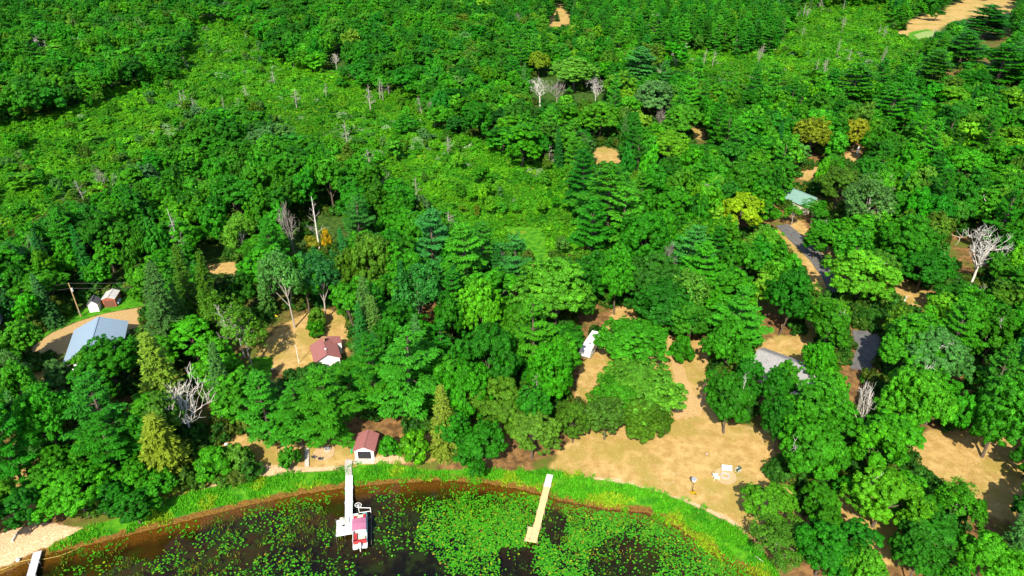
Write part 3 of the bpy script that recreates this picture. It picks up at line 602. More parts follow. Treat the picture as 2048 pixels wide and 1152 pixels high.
def hits_clear(x, y, H, R):            # arrays; True where the silhouette would cover an open place
    hit = np.zeros(len(x), bool)
    fr = [(-0.85, .6), (-.45, .8), (0, .97), (.45, .8), (.85, .6), (-.5, .4), (.5, .4), (0, .7), (0, .4), (0, .12)]
    for fx, fz in fr:
        px, py = proj(np.stack([x + fx * R, y, H * fz], 1))
        for P in CLEAR:
            a = np.asarray(P, float); bb = (px > a[:, 0].min()) & (px < a[:, 0].max()) & (py > a[:, 1].min()) & (py < a[:, 1].max())
            if bb.any(): hit |= bb & inpoly(px, py, P)
    dd = (np.stack([x, y, H * .55], 1) - _C) @ _F; cx, cy_ = proj(np.stack([x, y, H * .58], 1)); bx, by = proj(np.stack([x, y, H * 0], 1))
    rx = R * 1.05 * _f / dd; ry = (H * .42 * .82 + R * .5) * _f / dd * .95
    for P in CLEAR[2:]:
        a = np.asarray(P, float); c = a.mean(0)
        for q in np.concatenate([a * .8 + c * .2, [c], (a + np.roll(a, 1, 0)) / 2 * .85 + c * .15]): hit |= (by > q[1] - 4) & (((q[0] - cx) / rx) ** 2 + ((q[1] - cy_) / ry) ** 2 < 1)
    return hit

SUNNY = [(186, 618, 1.5), (217, 606, 2), (155, 615, 3), (146, 590, 8), (160, 628, 1), (150, 652, 0), (225, 630, 0), (105, 684, 0), (250, 620, 0), (640, 705, 2), (660, 690, 3), (560, 705, 0), (600, 670, 0), (655, 660, 0), (1950, 500, 12), (388, 838, 7), (400, 860, 3), (730, 885, 3), (650, 905, 0), (450, 895, 0),
         (445, 540, 0), (1215, 312, 0), (1545, 706, 4), (1580, 692, 0), (1190, 690, 3), (1714, 297, 1), (1490, 420, 12), (1605, 405, 4), (1380, 760, 0), (1420, 730, 0), (1950, 900, 0), (1910, 930, 0), (1170, 790, 0), (1245, 640, 0), (1715, 800, 13), (480, 670, 8), (1825, 600, 0), (1600, 360, 0), (1625, 345, 0)]
def blocks_sun(x, y, H, R):
    az = rad(SUN_AZ); hx, hy = math.sin(az), math.cos(az); tn = math.tan(rad(SUN_EL)); bad = np.zeros(len(x), bool)
    for px, py, z in SUNNY:
        p = at(px, py, z); dx = x - p.x; dy = y - p.y; s_ = dx * hx + dy * hy; c_ = np.abs(dx * hy - dy * hx)
        zz = z + s_ * tn
        bad |= (s_ > -R) & (c_ < R * 1.0) & (zz < H + R * .5)
    return bad
def hides_hand(x, y, H, R):
    bad = np.zeros(len(x), bool); dd = (np.stack([x, y, H * .6], 1) - _C) @ _F; P = [proj(np.stack([x + fx * R, y, H * fz], 1)) for fx, fz in ((0, .97), (-.5, .8), (.5, .8), (-.85, .6), (.85, .6), (0, .7))]
    for t in trees:
        if not t['hand'] or t['kind'] in ('dead', 'snag'): continue
        d = depth(t['x'], t['y'], t['H'] * .6); w_ = t['R'] * _f / d; cx, cy_ = t['px'][0], t['px'][1] + w_ * .62
        near = dd < d
        for px, py in P: bad |= near & (((px - cx) / (w_ * .8)) ** 2 + ((py - cy_) / (w_ * .75)) ** 2 < 1)
    return bad

# ------------------------------------------------------------------ fill the woods
PINE_Z = [([(1180, -40), (1570, -40), (1565, 100), (1280, 112), (1180, 80)], .8), ([(1880, -40), (2300, -40), (2300, 160), (1900, 180), (1860, 110)], .6), ([(1650, 125), (1870, 140), (1860, 250), (1680, 230)], .6),
          ([(1100, 280), (1320, 300), (1300, 540), (1120, 540)], .45), ([(550, 640), (880, 640), (880, 890), (560, 890)], .55), ([(1330, 430), (1560, 430), (1560, 680), (1420, 680)], .3), ([(90, 740), (260, 740), (260, 960), (110, 960)], .4)]
rng = np.random.default_rng(7)
def fill():
    cell = {}; CS = 9.0
    def ok(x, y, R, k=0.78):
        cx, cy_ = int(x // CS), int(y // CS); n = 2
        for i in range(cx - n, cx + n + 1):
            for j in range(cy_ - n, cy_ + n + 1):
                for (a, b, r) in cell.get((i, j), ()):
                    if (a - x) ** 2 + (b - y) ** 2 < (k * (R + r)) ** 2: return False
        return True
    def put(x, y, R): cell.setdefault((int(x // CS), int(y // CS)), []).append((x, y, R))
    for t in trees:
        if t['kind'] not in ('dead', 'snag'): put(t['x'], t['y'], t['R'] * 0.85)
    for h in range(3): pass
    N = 60000
    u = rng.random(N); y = 62 * (960 / 62) ** (u ** 0.62); half = 0.78 * y + 45
    x = rng.uniform(-1, 1, N) * half
    R = np.exp(rng.normal(1.55, 0.24, N)) * np.where(y > 230, 1.15, 1.0); H = rng.uniform(10.5, 17.5, N) + 5.5 * (vnoise(x, y, 28, 55) - 0.5)
    px, py = proj(np.stack([x, y, np.full(N, 6.0)], 1))
    lk = lake_sd(x, y)
    m_in = np.zeros(N, bool)
    for fx, zf in ((0, 0.1), (0, 0.55), (0, 0.97), (-.6, .75), (.6, .75)):
        qx, qy = proj(np.stack([x + fx * R, y, H * zf], 1))
        for P in MARSH: m_in |= inpoly(qx, qy, P)
    m_in &= ~(vnoise(x, y, 16, 9) > 0.95)
    # the marsh holds scattered young trees only
    young = m_in
    H = np.where(young, H * rng.uniform(.3, .55, N), H); R = np.where(young, R * rng.uniform(.3, .5, N), R)
    keep = (lk < -4) & (~young | (rng.random(N) < 0.014 + 0.07 * (vnoise(x, y, 30, 21) > 0.62)))
    H = np.where((py > 900) & ~young, H * 0.62, H); R = np.where(py > 900, R * 0.8, R)
    pz = np.full(N, 0.03); pz[px > 1000] = 0.13; pz[(py < 480) & (px < 820)] = 0.0; pz[(py < 200) & (px < 1000)] = 0.01
    for P, k in PINE_Z: pz[inpoly(px, py, P)] = k
    is_p = (rng.random(N) < pz) & ~young
    is_s = ~is_p & ~young & (rng.random(N) < np.where((py > 520) & (px < 1000), 0.05, np.where(px < 1000, 0.0, 0.012)))
    H = np.where(is_p, rng.uniform(17, 23, N), H); R = np.where(is_p, rng.uniform(4.2, 6.2, N), R)
    H = np.where(is_s, rng.uniform(13, 19, N), H); R = np.where(is_s, rng.uniform(2.2, 3.0, N), R)
    idx = np.nonzero(keep)[0]
    for test in (hits_clear, blocks_sun, hides_hand):
        h = test(x[idx], y[idx], H[idx], R[idx]); idx = idx[~h]
    tn = vnoise(x, y, 40, 33); tn2 = vnoise(x, y, 120, 35)
    for i in idx:
        if not ok(x[i], y[i], R[i], 0.66 if not young[i] else 0.9): continue
        put(x[i], y[i], R[i])
        r = rng.random() * 0.6 + tn[i] * 0.4
        if is_p[i]: tint = 'pinebright' if r > .55 else ('pine' if r > .2 else 'blue'); kind = 'pine'
        elif is_s[i]: tint = 'spruce' if r > .5 else 'teal'; kind = 'spruce'
        else:
            kind = 'lacy' if (rng.random() < 0.06 and not young[i]) else 'leaf'
            left = px[i] < 900
            if left: tint = 'deep' if r < .34 else 'green' if r < .74 else 'bright' if r < .92 else ('lime' if rng.random() < .6 else 'grey')
            else: tint = 'dark' if r < .16 else 'deep' if r < .36 else 'green' if r < .60 else 'bright' if r < .74 else ('olive', 'lime', 'pale', 'lime', 'olive')[int(rng.integers(0, 5))]
            if young[i]: tint = ('green', 'bright', 'lime', 'grey', 'olive', 'bright')[int(rng.integers(0, 6))]
            if kind == 'lacy': tint = ('grey', 'green', 'olive', 'pale')[int(rng.integers(0, 4))]
        trees.append(dict(kind=kind, x=x[i], y=y[i], H=H[i], R=R[i], tint=tint, label=None, br=(int(rng.random() < .22) if (px[i] > 1000 and py[i] > 350 and kind == 'leaf') else 0), hand=False, px=(px[i], py[i])))
fill()
# pale snags spread along the marsh edges
def snags():
    N = 3000; y = rng.uniform(150, 650, N); x = rng.uniform(-1, 1, N) * (0.75 * y)
    px, py = proj(np.stack([x, y, np.full(N, 3.0)], 1)); m = np.zeros(N, bool)
    for P in MARSH:
        s = sdf(px, py, P); m |= (np.abs(s) < 45)
    m &= ~hits_clear(x, y, np.full(N, 8.0), np.full(N, 1.0)) & (px > 0) & (px < 2048) & (py > 5)
    for i in np.nonzero(m)[0][:70]:
        trees.append(dict(kind='snag' if rng.random() < .8 else 'dead', x=x[i], y=y[i], H=rng.uniform(8, 14), R=rng.uniform(1.2, 2.4), tint=None, label=None, br=0, hand=False, px=(px[i], py[i]), wood='grey'))
snags()

# ---- words for trees that have no hand-written label
LM = [((200, 665), 'blue-grey garage roof'), ((648, 698), 'brown-roofed cabin'), ((730, 885), 'open boathouse'), ((1080, 1010), 'wooden dock'), ((40, 1085), 'sandy beach'), ((1450, 952), 'stone fire ring'), ((1180, 695), 'white trailer'), ((1550, 720), 'grey-roofed house'),
      ((1605, 400), 'green-roofed house'), ((1950, 520), 'big bare dead tree'), ((150, 605), 'utility pole'), ((1940, 925), 'shaded lawn'), ((1738, 695), 'dark asphalt drive'), ((1490, 420), 'yellow oak'), ((1714, 297), 'white yard statue'), ((1870, 45), 'far tan field'),
      ((1215, 312), 'sandy track'), ((445, 540), 'small tan clearing'), ((1225, 430), 'tallest bright pine'), ((1120, 32), 'far sandy clearing'), ((1040, 520), 'round bluish pine'), ((1390, 740), 'forked gravel drive'), ((1812, 600), 'fallen white trunk'), ((600, 650), 'cabin lawn'),
      ((674, 118), 'lone white dead trunk'), ((1095, 185), 'forked bare dead tree'), ((160, 80), 'white bare tree'), ((1306, 55), 'pair of grey dead pines'), ((1416, 60), 'far row of pines'), ((1080, 125), 'far yellow-green tree'), ((450, 60), 'tip of the upper marsh'), ((212, 360), 'pale bare marsh shrub'), ((1350, 120), 'pale dead marsh tree'), ((860, 440), 'leftmost bluish pine'), ((640, 470), 'orange shrub'), ((2005, 560), 'half-dead pine'), ((1745, 420), 'thin dead pine'), ((1640, 250), 'golden tree')]
KN = {'oak': 'oak', 'leaf': 'broadleaf tree', 'far_leaf': 'broadleaf tree', 'lacy': 'airy tree', 'pine': 'pine', 'far_pine': 'pine', 'spruce': 'spruce', 'bush': 'bush', 'dead': 'dead tree', 'snag': 'dead snag'}
ORD = ['nearest', 'second nearest', 'third nearest', 'fourth nearest', 'fifth nearest', 'sixth nearest', 'seventh nearest', 'eighth nearest']
def auto_labels(ts):
    g = {}
    for t in ts:
        if t['label']: continue
        x, y = t['px']
        x, y = (x, y) if not t['hand'] else (x, y + 40)
        (lx, ly), nm = min(LM, key=lambda q: (q[0][0] - x) ** 2 + ((q[0][1] - y) * 1.5) ** 2)
        d = math.hypot(lx - x, (ly - y) * 1.5)
        c = WORD.get(t['tint'], 'pale' if t.get('wood') is None else 'grey'); k = KN[t['kind']]; size = 'small ' if (t['H'] < 9 and t['kind'] != 'bush') else ''
        if d < 190:
            rel = ('left of' if x < lx else 'right of') if abs(x - lx) > abs(y - ly) * 1.2 else ('behind' if y < ly else 'in front of')
            g.setdefault((f'{size}{c} {k} {rel} the {nm}', True), []).append((d, t))
        else:
            reg = 'the wood above the left marsh' if x < 1000 and y < 200 else 'the wood between the left marsh and the buildings' if x < 1000 else 'the far right woods' if y < 330 else 'the dense woods on the right'
            if any(inpoly(np.array([x]), np.array([y]), P)[0] for P in MARSH): reg = 'the left shrubby marsh' if x < 1200 else 'the right shrubby marsh'
            g.setdefault((f'{size}{c} {k} in {reg}', False), []).append((d, t))
    for (lab, near), L in g.items():
        L.sort(key=lambda q: q[0])
        for i, (d, t) in enumerate(L):
            if len(L) == 1: t['label'] = lab
            elif near: t['label'] = (ORD[i] if i < 8 else 'farther') + ' ' + lab
            else: t['label'] = lab

GROUP = {'oak': 'broadleaf trees of the woods', 'leaf': 'broadleaf trees of the woods', 'lacy': 'broadleaf trees of the woods', 'pine': 'white pines in the woods', 'spruce': 'spruces among the cabins', 'bush': 'bushes round the lawns', 'dead': 'dead trees standing in the woods', 'snag': 'dead trees standing in the woods'}
NAME = {'oak': 'oak_tree', 'leaf': 'broadleaf_tree', 'lacy': 'airy_tree', 'pine': 'pine_tree', 'spruce': 'spruce_tree', 'bush': 'bush', 'dead': 'dead_tree', 'snag': 'dead_tree'}
GREYV = {}
def plant_individual(t, far):
    k = t['kind']; lk = {'leaf': 'far_leaf', 'pine': 'far_pine'}.get(k, k) if far else k
    v = LIB[lk][int(rng.integers(0, len(LIB[lk])))]
    z = gz(t['x'], t['y']) if t['y'] < 130 else 0.0
    e = empty(NAME[k], (t['x'], t['y'], z), float(rng.uniform(0, 6.28)), t['label'], 'bush' if k == 'bush' else 'tree', GROUP[k])
    s = t['R'] / v['R'] * (0.86 if (k in ('oak', 'leaf', 'lacy') and t['hand']) else 1.0); sz = t['H'] / v['H']; q = float(rng.uniform(.88, 1.12)); e.scale = (s * q, s / q, sz); e.rotation_euler[0] = float(rng.normal(0, .04)); e.rotation_euler[1] = float(rng.normal(0, .04))
    tr = link('stem' if k == 'bush' else 'trunk', v['trunk'], e)
    cn = 'branches' if k in ('dead', 'snag') else 'foliage' if k == 'bush' else 'crown'
    c = link(cn, v['crown'], e)
    if t['tint']:
        j = np.array([math.exp(rng.normal(-.03, .17)), math.exp(rng.normal(0, .06)), math.exp(rng.normal(0, .3))]); b = rng.uniform(0.78, 1.2); tc = TINT[t['tint']]
        c['tint'] = [float(tc[i] * b * (1 + (j[i] - 1) * .7)) for i in range(3)]
    elif t.get('wood') == 'grey':
        for o in (tr, c):
            o.material_slots[0].link = 'OBJECT'; o.material_slots[0].material = GREYWOOD
    if t['br']:
        for q in range(t['br']):
            a = float(rng.uniform(0, 6.28)); rr = float(rng.uniform(.2, .62)) * v['R']; zz = v['H'] * (0.96 - 0.42 * (rr / v['R']) ** 2) - 1.6
            b = link('dead_branch', DEADBR[int(rng.integers(0, 6))], e); b.location = (rr * math.cos(a), rr * math.sin(a), zz); b.scale = (.75, .75, .75); b.rotation_euler = (0.5 * math.sin(-a), 0.5 * math.cos(a), a); b['label'] = 'bare whitish branch sticking out of the crown'
    t['obj'] = e; return e

# ------------------------------------------------------------------ scattered stuff by geometry nodes
def scatter(name, P, S, RZ, IDX, TI, meshes, group=None, label=None):
    n = len(P); me = bpy.data.meshes.new(name); me.vertices.add(n); me.vertices.foreach_set('co', np.asarray(P, np.float32).ravel())
    def A(nm, typ, key, arr):
        a = me.attributes.new(nm, typ, 'POINT'); a.data.foreach_set(key, np.ascontiguousarray(arr).ravel())
    A('scl', 'FLOAT_VECTOR', 'vector', np.asarray(S, np.float32)); A('rot', 'FLOAT_VECTOR', 'vector', np.stack([np.zeros(n), np.zeros(n), RZ], 1).astype(np.float32))
    A('idx', 'INT', 'value', np.asarray(IDX, np.int32)); A('tint', 'FLOAT_COLOR', 'color', np.concatenate([np.asarray(TI, np.float32), np.ones((n, 1), np.float32)], 1))
    me.update(); o = link(name, me); tag(o, label, None, group, 'stuff')
    ng = bpy.data.node_groups.new(name, 'GeometryNodeTree'); ng.interface.new_socket('Geometry', in_out='INPUT', socket_type='NodeSocketGeometry'); ng.interface.new_socket('Geometry', in_out='OUTPUT', socket_type='NodeSocketGeometry')
    N = ng.nodes; gi = N.new('NodeGroupInput'); go = N.new('NodeGroupOutput'); jn = N.new('GeometryNodeJoinGeometry'); ip = N.new('GeometryNodeInstanceOnPoints')
    for src in reversed(meshes):
        oi = N.new('GeometryNodeObjectInfo'); oi.inputs['Object'].default_value = src; oi.inputs['As Instance'].default_value = False
        g2 = N.new('GeometryNodeGeometryToInstance'); ng.links.new(oi.outputs['Geometry'], g2.inputs[0]); ng.links.new(g2.outputs[0], jn.inputs[0])
    def na(nm, typ):
        q = N.new('GeometryNodeInputNamedAttribute'); q.data_type = typ; q.inputs[0].default_value = nm; return q.outputs[0]
    ng.links.new(gi.outputs[0], ip.inputs['Points']); ng.links.new(jn.outputs[0], ip.inputs['Instance']); ip.inputs['Pick Instance'].default_value = True
    ng.links.new(na('idx', 'INT'), ip.inputs['Instance Index']); ng.links.new(na('rot', 'FLOAT_VECTOR'), ip.inputs['Rotation']); ng.links.new(na('scl', 'FLOAT_VECTOR'), ip.inputs['Scale'])
    ng.links.new(ip.outputs[0], go.inputs[0])
    md = o.modifiers.new('scatter', 'NODES'); md.node_group = ng
    return o

def in_view(t):
    px, py = proj(np.array([t['x'], t['y'], t['H'] * .7])); return -40 < px < 2090 and -25 < py < 1180
def build_trees():
    for t in trees: t['d'] = depth(t['x'], t['y'], t['H'] * .6); t['vis'] = in_view(t)
    cls = {'oak': 'B', 'leaf': 'B', 'lacy': 'B', 'pine': 'P', 'spruce': 'S', 'bush': 'U', 'dead': 'D', 'snag': 'D'}
    indiv = []; rest = {}
    for c in 'BPSUD':
        L = [t for t in trees if cls[t['kind']] == c and t['vis']]
        L.sort(key=lambda t: (not t['hand'], -t['R'] / t['d']))
        lim = {'B': 296, 'P': 180, 'S': 110, 'U': 300, 'D': 200}[c]
        indiv += L[:lim]; rest[c] = L[lim:] + [t for t in trees if cls[t['kind']] == c and not t['vis']]
    auto_labels(indiv)
    far_src = {'far_leaf': {}, 'far_pine': {}}; far_n = 0
    indiv.sort(key=lambda t: t['d'])
    srcs = {'far_leaf': [], 'far_pine': [], 'spruce': []}
    seen = {}
    for t in indiv:
        far = t['d'] > (255 if t['kind'] in ('leaf', 'oak') else 300)
        e = plant_individual(t, far)
        for ch in e.children:
            for k in srcs:
                if ch.data in [v['crown'] for v in LIB[k]] and ch.data.name not in seen: seen[ch.data.name] = 1; srcs[k].append(ch)
    print('individual trees', len(indiv), 'rest', {k: len(v) for k, v in rest.items()}, {k: len(v) for k, v in srcs.items()})
    def far_scatter(name, L, lib, label):
        if not L: return
        n = len(L); src = srcs[lib]; v = LIB[lib][0]
        P = [(t['x'], t['y'], 0) for t in L]; S = [(t['R'] / v['R'],) * 2 + (t['H'] / v['H'],) for t in L]
        TI = np.array([TINT[t['tint']] for t in L]) * rng.uniform(0.74, 1.25, (n, 1)) * np.exp(rng.normal(0, 1, (n, 3)) * np.array([.20, .06, .3]))
        scatter(name, P, S, rng.uniform(0, 6.28, n), rng.integers(0, len(src), n), np.abs(TI), src, None, label)
    far_scatter('distant_broadleaf_woods', rest['B'], 'far_leaf', 'mass of green broadleaf trees filling the woods behind the nearer ones')
    far_scatter('distant_pine_woods', rest['P'] + rest['S'], 'far_pine', 'mass of dark green pines standing far back in the woods')
build_trees()

# marsh shrubs and the plants under the trees
def shrubs():
    N = 300000; u = rng.random(N); y = 130 * (900 / 130) ** (u ** 0.6); x = rng.uniform(-1, 1, N) * (0.78 * y + 20)
    px, py = proj(np.stack([x, y, np.full(N, 1.0)], 1)); m = np.zeros(N, bool)
    for P in MARSH: m |= sdf(px, py, P) > -14
    s = np.where(rng.random(N) < .12, rng.uniform(.9, 1.7, N), rng.uniform(0.35, 0.95, N)) * (0.55 + 0.75 * vnoise(x, y, 12, 5)) * np.where(y > 350, 1.3, 1.0)
    m &= ~hits_clear(x, y, 1.6 * s, 1.1 * s) & (px > -60) & (px < 2110)
    i = np.nonzero(m)[0][:36000]; n = len(i); x, y, s, px, py = x[i], y[i], s[i], px[i], py[i]
    base = [(0.074, 0.265, 0.005), (0.048, 0.222, 0.005), (0.068, 0.235, 0.007), (0.031, 0.170, 0.005), (0.140, 0.260, 0.090), (0.105, 0.260, 0.007)]
    k = np.minimum(5, np.digitize(np.clip(vnoise(x, y, 9, 71) * .75 + vnoise(x, y, 30, 72) * .35 - .05 + rng.normal(0, .07, n), 0, 1), [.42, .60, .70, .84, .90]))
    g = vnoise(x, y, 22, 12)
    TI = np.array(base)[k] * rng.uniform(.95, 1.3, (n, 1)) * (0.85 + 0.4 * g[:, None])
    first = []
    # a real first shrub of each shape, standing in the marsh, whose leaves the mass repeats
    for q, v in enumerate(LIB['shrub']):
        j = int(np.argmin((px - (300 + 170 * q)) ** 2 + (py - (420 - 40 * q)) ** 2))
        o = link('marsh_shrub', v['crown']); o.location = (x[j], y[j], 0); o.scale = (s[j],) * 3; o['tint'] = [float(c) for c in TI[j]]
        tag(o, 'low yellow-green shrub growing in the left marsh', 'shrub', 'shrubs of the marsh'); first.append(o)
    scatter('marsh_shrubbery', np.stack([x, y, np.zeros(n)], 1), np.stack([s * 1.2, s * 1.2, s * rng.uniform(.55, 1.1, n)], 1), rng.uniform(0, 6.28, n), rng.integers(0, 5, n), TI, first, None, 'dense low yellow-green shrubs covering the marsh')
    # undergrowth between the trees
    N = 26000; u = rng.random(N); y = 75 * (420 / 75) ** (u ** 0.75); x = rng.uniform(-1, 1, N) * (0.78 * y + 12)
    px, py = proj(np.stack([x, y, np.full(N, 0.8)], 1)); s = rng.uniform(0.5, 1.5, N)
    m = (lake_sd(x, y) < -6) & ~hits_clear(x, y, 2.0 * s, 1.2 * s) & (vnoise(x, y, 9, 77) > 0.42)
    for P in lawn_w: m &= sdf(x, y, P) < 0.5
    for P in MARSH: m &= sdf(px, py, P) < -6
    i = np.nonzero(m)[0]; n = len(i); x, y, s = x[i], y[i], s[i]
    TI = np.array([(0.02, 0.09, 0.008), (0.03, 0.13, 0.01), (0.05, 0.14, 0.01), (0.07, 0.12, 0.012)])[rng.integers(0, 4, n)] * rng.uniform(.7, 1.2, (n, 1))
    scatter('undergrowth', np.stack([x, y, np.zeros(n)], 1), np.stack([s * 1.2, s * 1.2, s * rng.uniform(.8, 1.6, n)], 1), rng.uniform(0, 6.28, n), rng.integers(0, 5, n), TI, first, None, 'low green undergrowth between the tree trunks')
    print('shrubs', n)
shrubs()

# ------------------------------------------------------------------ grass on the bank, water weeds, lily pads
def tint_mat(name, rough=0.6, transl=0.0):
    m, t = newmat(name); a = t.attr('leaf_tint')
    b = t.n('ShaderNodeBsdfPrincipled'); t.l(a.outputs['Color'], b.inputs['Base Color']); b.inputs['Roughness'].default_value = rough; b.inputs['Specular IOR Level'].default_value = 0.15
    o = t.n('ShaderNodeOutputMaterial'); t.l(b.outputs[0], o.inputs[0]); return m
LEAFY = tint_mat('blade'); PADM = tint_mat('lily_leaf', 0.35)
def blade_mesh(name, x, y, z, h, wd, tints, rng, per=6, spread=0.22):
    n = len(x); N = n * per; X = np.repeat(np.stack([x, y, z], 1), per, 0) + np.stack([rng.normal(0, spread, N), rng.normal(0, spread, N), np.zeros(N)], 1)
    a = rng.uniform(0, 6.28, N); hh = np.repeat(h, per) * rng.uniform(.6, 1.2, N); ww = np.repeat(wd, per)
    u = np.stack([np.cos(a), np.sin(a), np.zeros(N)], 1) * ww[:, None]; ln = np.stack([rng.normal(0, .35, N), rng.normal(0, .35, N), np.ones(N)], 1) * hh[:, None]
    V = np.stack([X - u, X + u, X + ln + u * .2, X + ln - u * .2], 1)
    me = quads_mesh(name, V, None, LEAFY); tn = np.repeat(tints, per, 0) * rng.uniform(.75, 1.2, (N, 1))
    at_ = me.attributes.new('leaf_tint', 'FLOAT_COLOR', 'FACE'); at_.data.foreach_set('color', np.concatenate([tn, np.ones((N, 1))], 1).astype(np.float32).ravel())
    return me
def zone_mask(x, y, polys):
    v = np.full(x.shape, -1e9)
    for p in polys: v = np.maximum(v, sdf(x, y, p))
    return v
def grasses():
    r = np.random.default_rng(31)
    N = 60000; x = r.uniform(-80, 62, N); y = r.uniform(66, 102, N); m = (zone_mask(x, y, lush_w[:1]) + (vnoise(x, y, 1.5, 8) - .5) * 2 > 0) & (lake_sd(x, y) < 0.6)
    m &= vnoise(x, y, 2.6, 19) > .27; i = np.nonzero(m)[0][:14000]; x, y = x[i], y[i]; z = ground_z(x, y); g = vnoise(x, y, 3.5, 17)
    T_ = np.where(g[:, None] > .72, np.array([[.20, .34, .008]]), np.where(g[:, None] > .3, np.array([[.062, .31, .005]]), np.array([[.035, .23, .005]])))
    tag(link('bank_grass', blade_mesh('bank_grass', x, y, z, r.uniform(.25, .6, len(x)), np.full(len(x), .07), T_, r, 5)), 'bright green grass growing along the lake bank', 'grass', kind='stuff')
    N = 30000; x = r.uniform(-75, 110, N); y = r.uniform(78, 165, N); m = (zone_mask(x, y, lawn_w) > -0.5) & (zone_mask(x, y, drive_w) < 0.3) & (lake_sd(x, y) < -4) & (vnoise(x, y, 5, 41) > .35)
    i = np.nonzero(m)[0][:9000]; x, y = x[i], y[i]; g = vnoise(x, y, 9, 43)
    T_ = np.where(g[:, None] > .6, np.array([[.14, .20, .015]]), np.array([[.42, .28, .10]]))
    tag(link('lawn_grass', blade_mesh('lawn_grass', x, y, np.zeros(len(x)), r.uniform(.08, .2, len(x)), np.full(len(x), .05), T_, r, 4, .3)), 'dry tan grass tufts of the lawns', 'grass', kind='stuff')
    # weeds standing in the shallow water, thickest on the left
    N = 40000; x = r.uniform(-80, 60, N); y = r.uniform(66, 92, N); px, py = proj(np.stack([x, y, np.full(N, -.4)], 1)); d = lake_sd(x, y)
    dens = np.where(px < 690, .62, np.where(px < 900, .35, .5)) * sstep(.3, .75, vnoise(x, y, 5, 51)) * sstep(20, 2, d) * (vnoise(x, y, 1.2, 52) > .45)
    i = np.nonzero((d > .4) & (r.random(N) < dens))[0][:5200]; x, y = x[i], y[i]; g = r.random(len(x))
    T_ = np.where(g[:, None] > .7, np.array([[.16, .17, .008]]), np.array([[.05, .16, .006]]))
    tag(link('water_weeds', blade_mesh('water_weeds', x, y, np.full(len(x), -.6), r.uniform(.25, .5, len(x)), np.full(len(x), .06), T_, r, 5, .25)), 'tufts of weeds standing in the shallow brown water', 'weeds', kind='stuff')
    # lily pads
    N = 120000; x = r.uniform(-70, 66, N); y = r.uniform(66, 92, N); px, py = proj(np.stack([x, y, np.full(N, WATER_Z)], 1)); d = lake_sd(x, y)
    A = [[(860, 1010), (1060, 985), (1085, 1000), (1050, 1090), (980, 1160), (880, 1120), (840, 1050)], [(1100, 1000), (1300, 1020), (1400, 1085), (1520, 1160), (1080, 1170), (1080, 1100)]]
    w_ = np.full(N, .10); w_[px < 660] = .16
    for P in A: w_ = np.maximum(w_, .95 * sstep(-40, 25, sdf(px, py, P)))
    cl = sstep(.38, .62, .55 * vnoise(x, y, 4.2, 61) + .45 * vnoise(x, y, 1.6, 62)); w_ *= np.where(w_ > .5, .5 + .5 * cl, cl)
    w_ *= 1 - .9 * sstep(-10, 10, 46 - np.hypot((px - 1250) / 1.6, (py - 1120)))          # open dark pools
    w_ *= 1 - .95 * ((px > 1000) & (px < 1065) & (py > 1095)); w_ *= 1 - .9 * sstep(-8, 8, 30 - np.hypot((px - 1110) / .8, (py - 1050) / 1.4)); w_ *= 1 - .98 * ((px > 668) & (px < 745) & (py > 1000) & (py < 1105))
    i = np.nonzero((d > .3) & (r.random(N) < w_ * .95))[0][:26000]; n = len(i); x, y = x[i], y[i]; R_ = r.uniform(.08, .19, n); k = 8
    a = np.linspace(.18, 2 * math.pi - .18, k)[None] + r.uniform(0, 6.28, (n, 1)); hz = r.uniform(.006, .05, n)
    tl = r.normal(0, .10, (n, 2)) * (r.random((n, 1)) < .5)
    ring = np.stack([x[:, None] + np.cos(a) * R_[:, None], y[:, None] + np.sin(a) * R_[:, None], WATER_Z + hz[:, None] + np.cos(a) * R_[:, None] * tl[:, :1] + .04 * np.abs(tl).sum(1)[:, None] + np.sin(a) * R_[:, None] * tl[:, 1:]], 2)
    ce = np.stack([x, y, WATER_Z + hz + .03 * np.abs(tl).sum(1)], 1)[:, None]; V = np.concatenate([ce, ring], 1)
    me = bpy.data.meshes.new('lily_pads'); me.vertices.add(n * (k + 1)); me.vertices.foreach_set('co', V.astype(np.float32).ravel())
    me.loops.add(n * (k + 1)); me.loops.foreach_set('vertex_index', np.arange(n * (k + 1), dtype=np.int32)); me.polygons.add(n); me.polygons.foreach_set('loop_start', np.arange(0, n * (k + 1), k + 1, dtype=np.int32))
    base = np.array([(.026, .175, .005), (.040, .215, .006), (.070, .25, .007), (.21, .28, .01), (.24, .16, .02)])[r.choice(5, n, p=[.42, .36, .16, .05, .01])] * r.uniform(.75, 1.2, (n, 1))
    at_ = me.attributes.new('leaf_tint', 'FLOAT_COLOR', 'FACE'); at_.data.foreach_set('color', np.concatenate([base, np.ones((n, 1))], 1).astype(np.float32).ravel())
    me.update(calc_edges=True); me.materials.append(PADM)
    tag(link('lily_pads', me), 'green and yellow lily pads floating on the dark lake', 'lily pads', kind='stuff'); print('pads', n)
grasses()

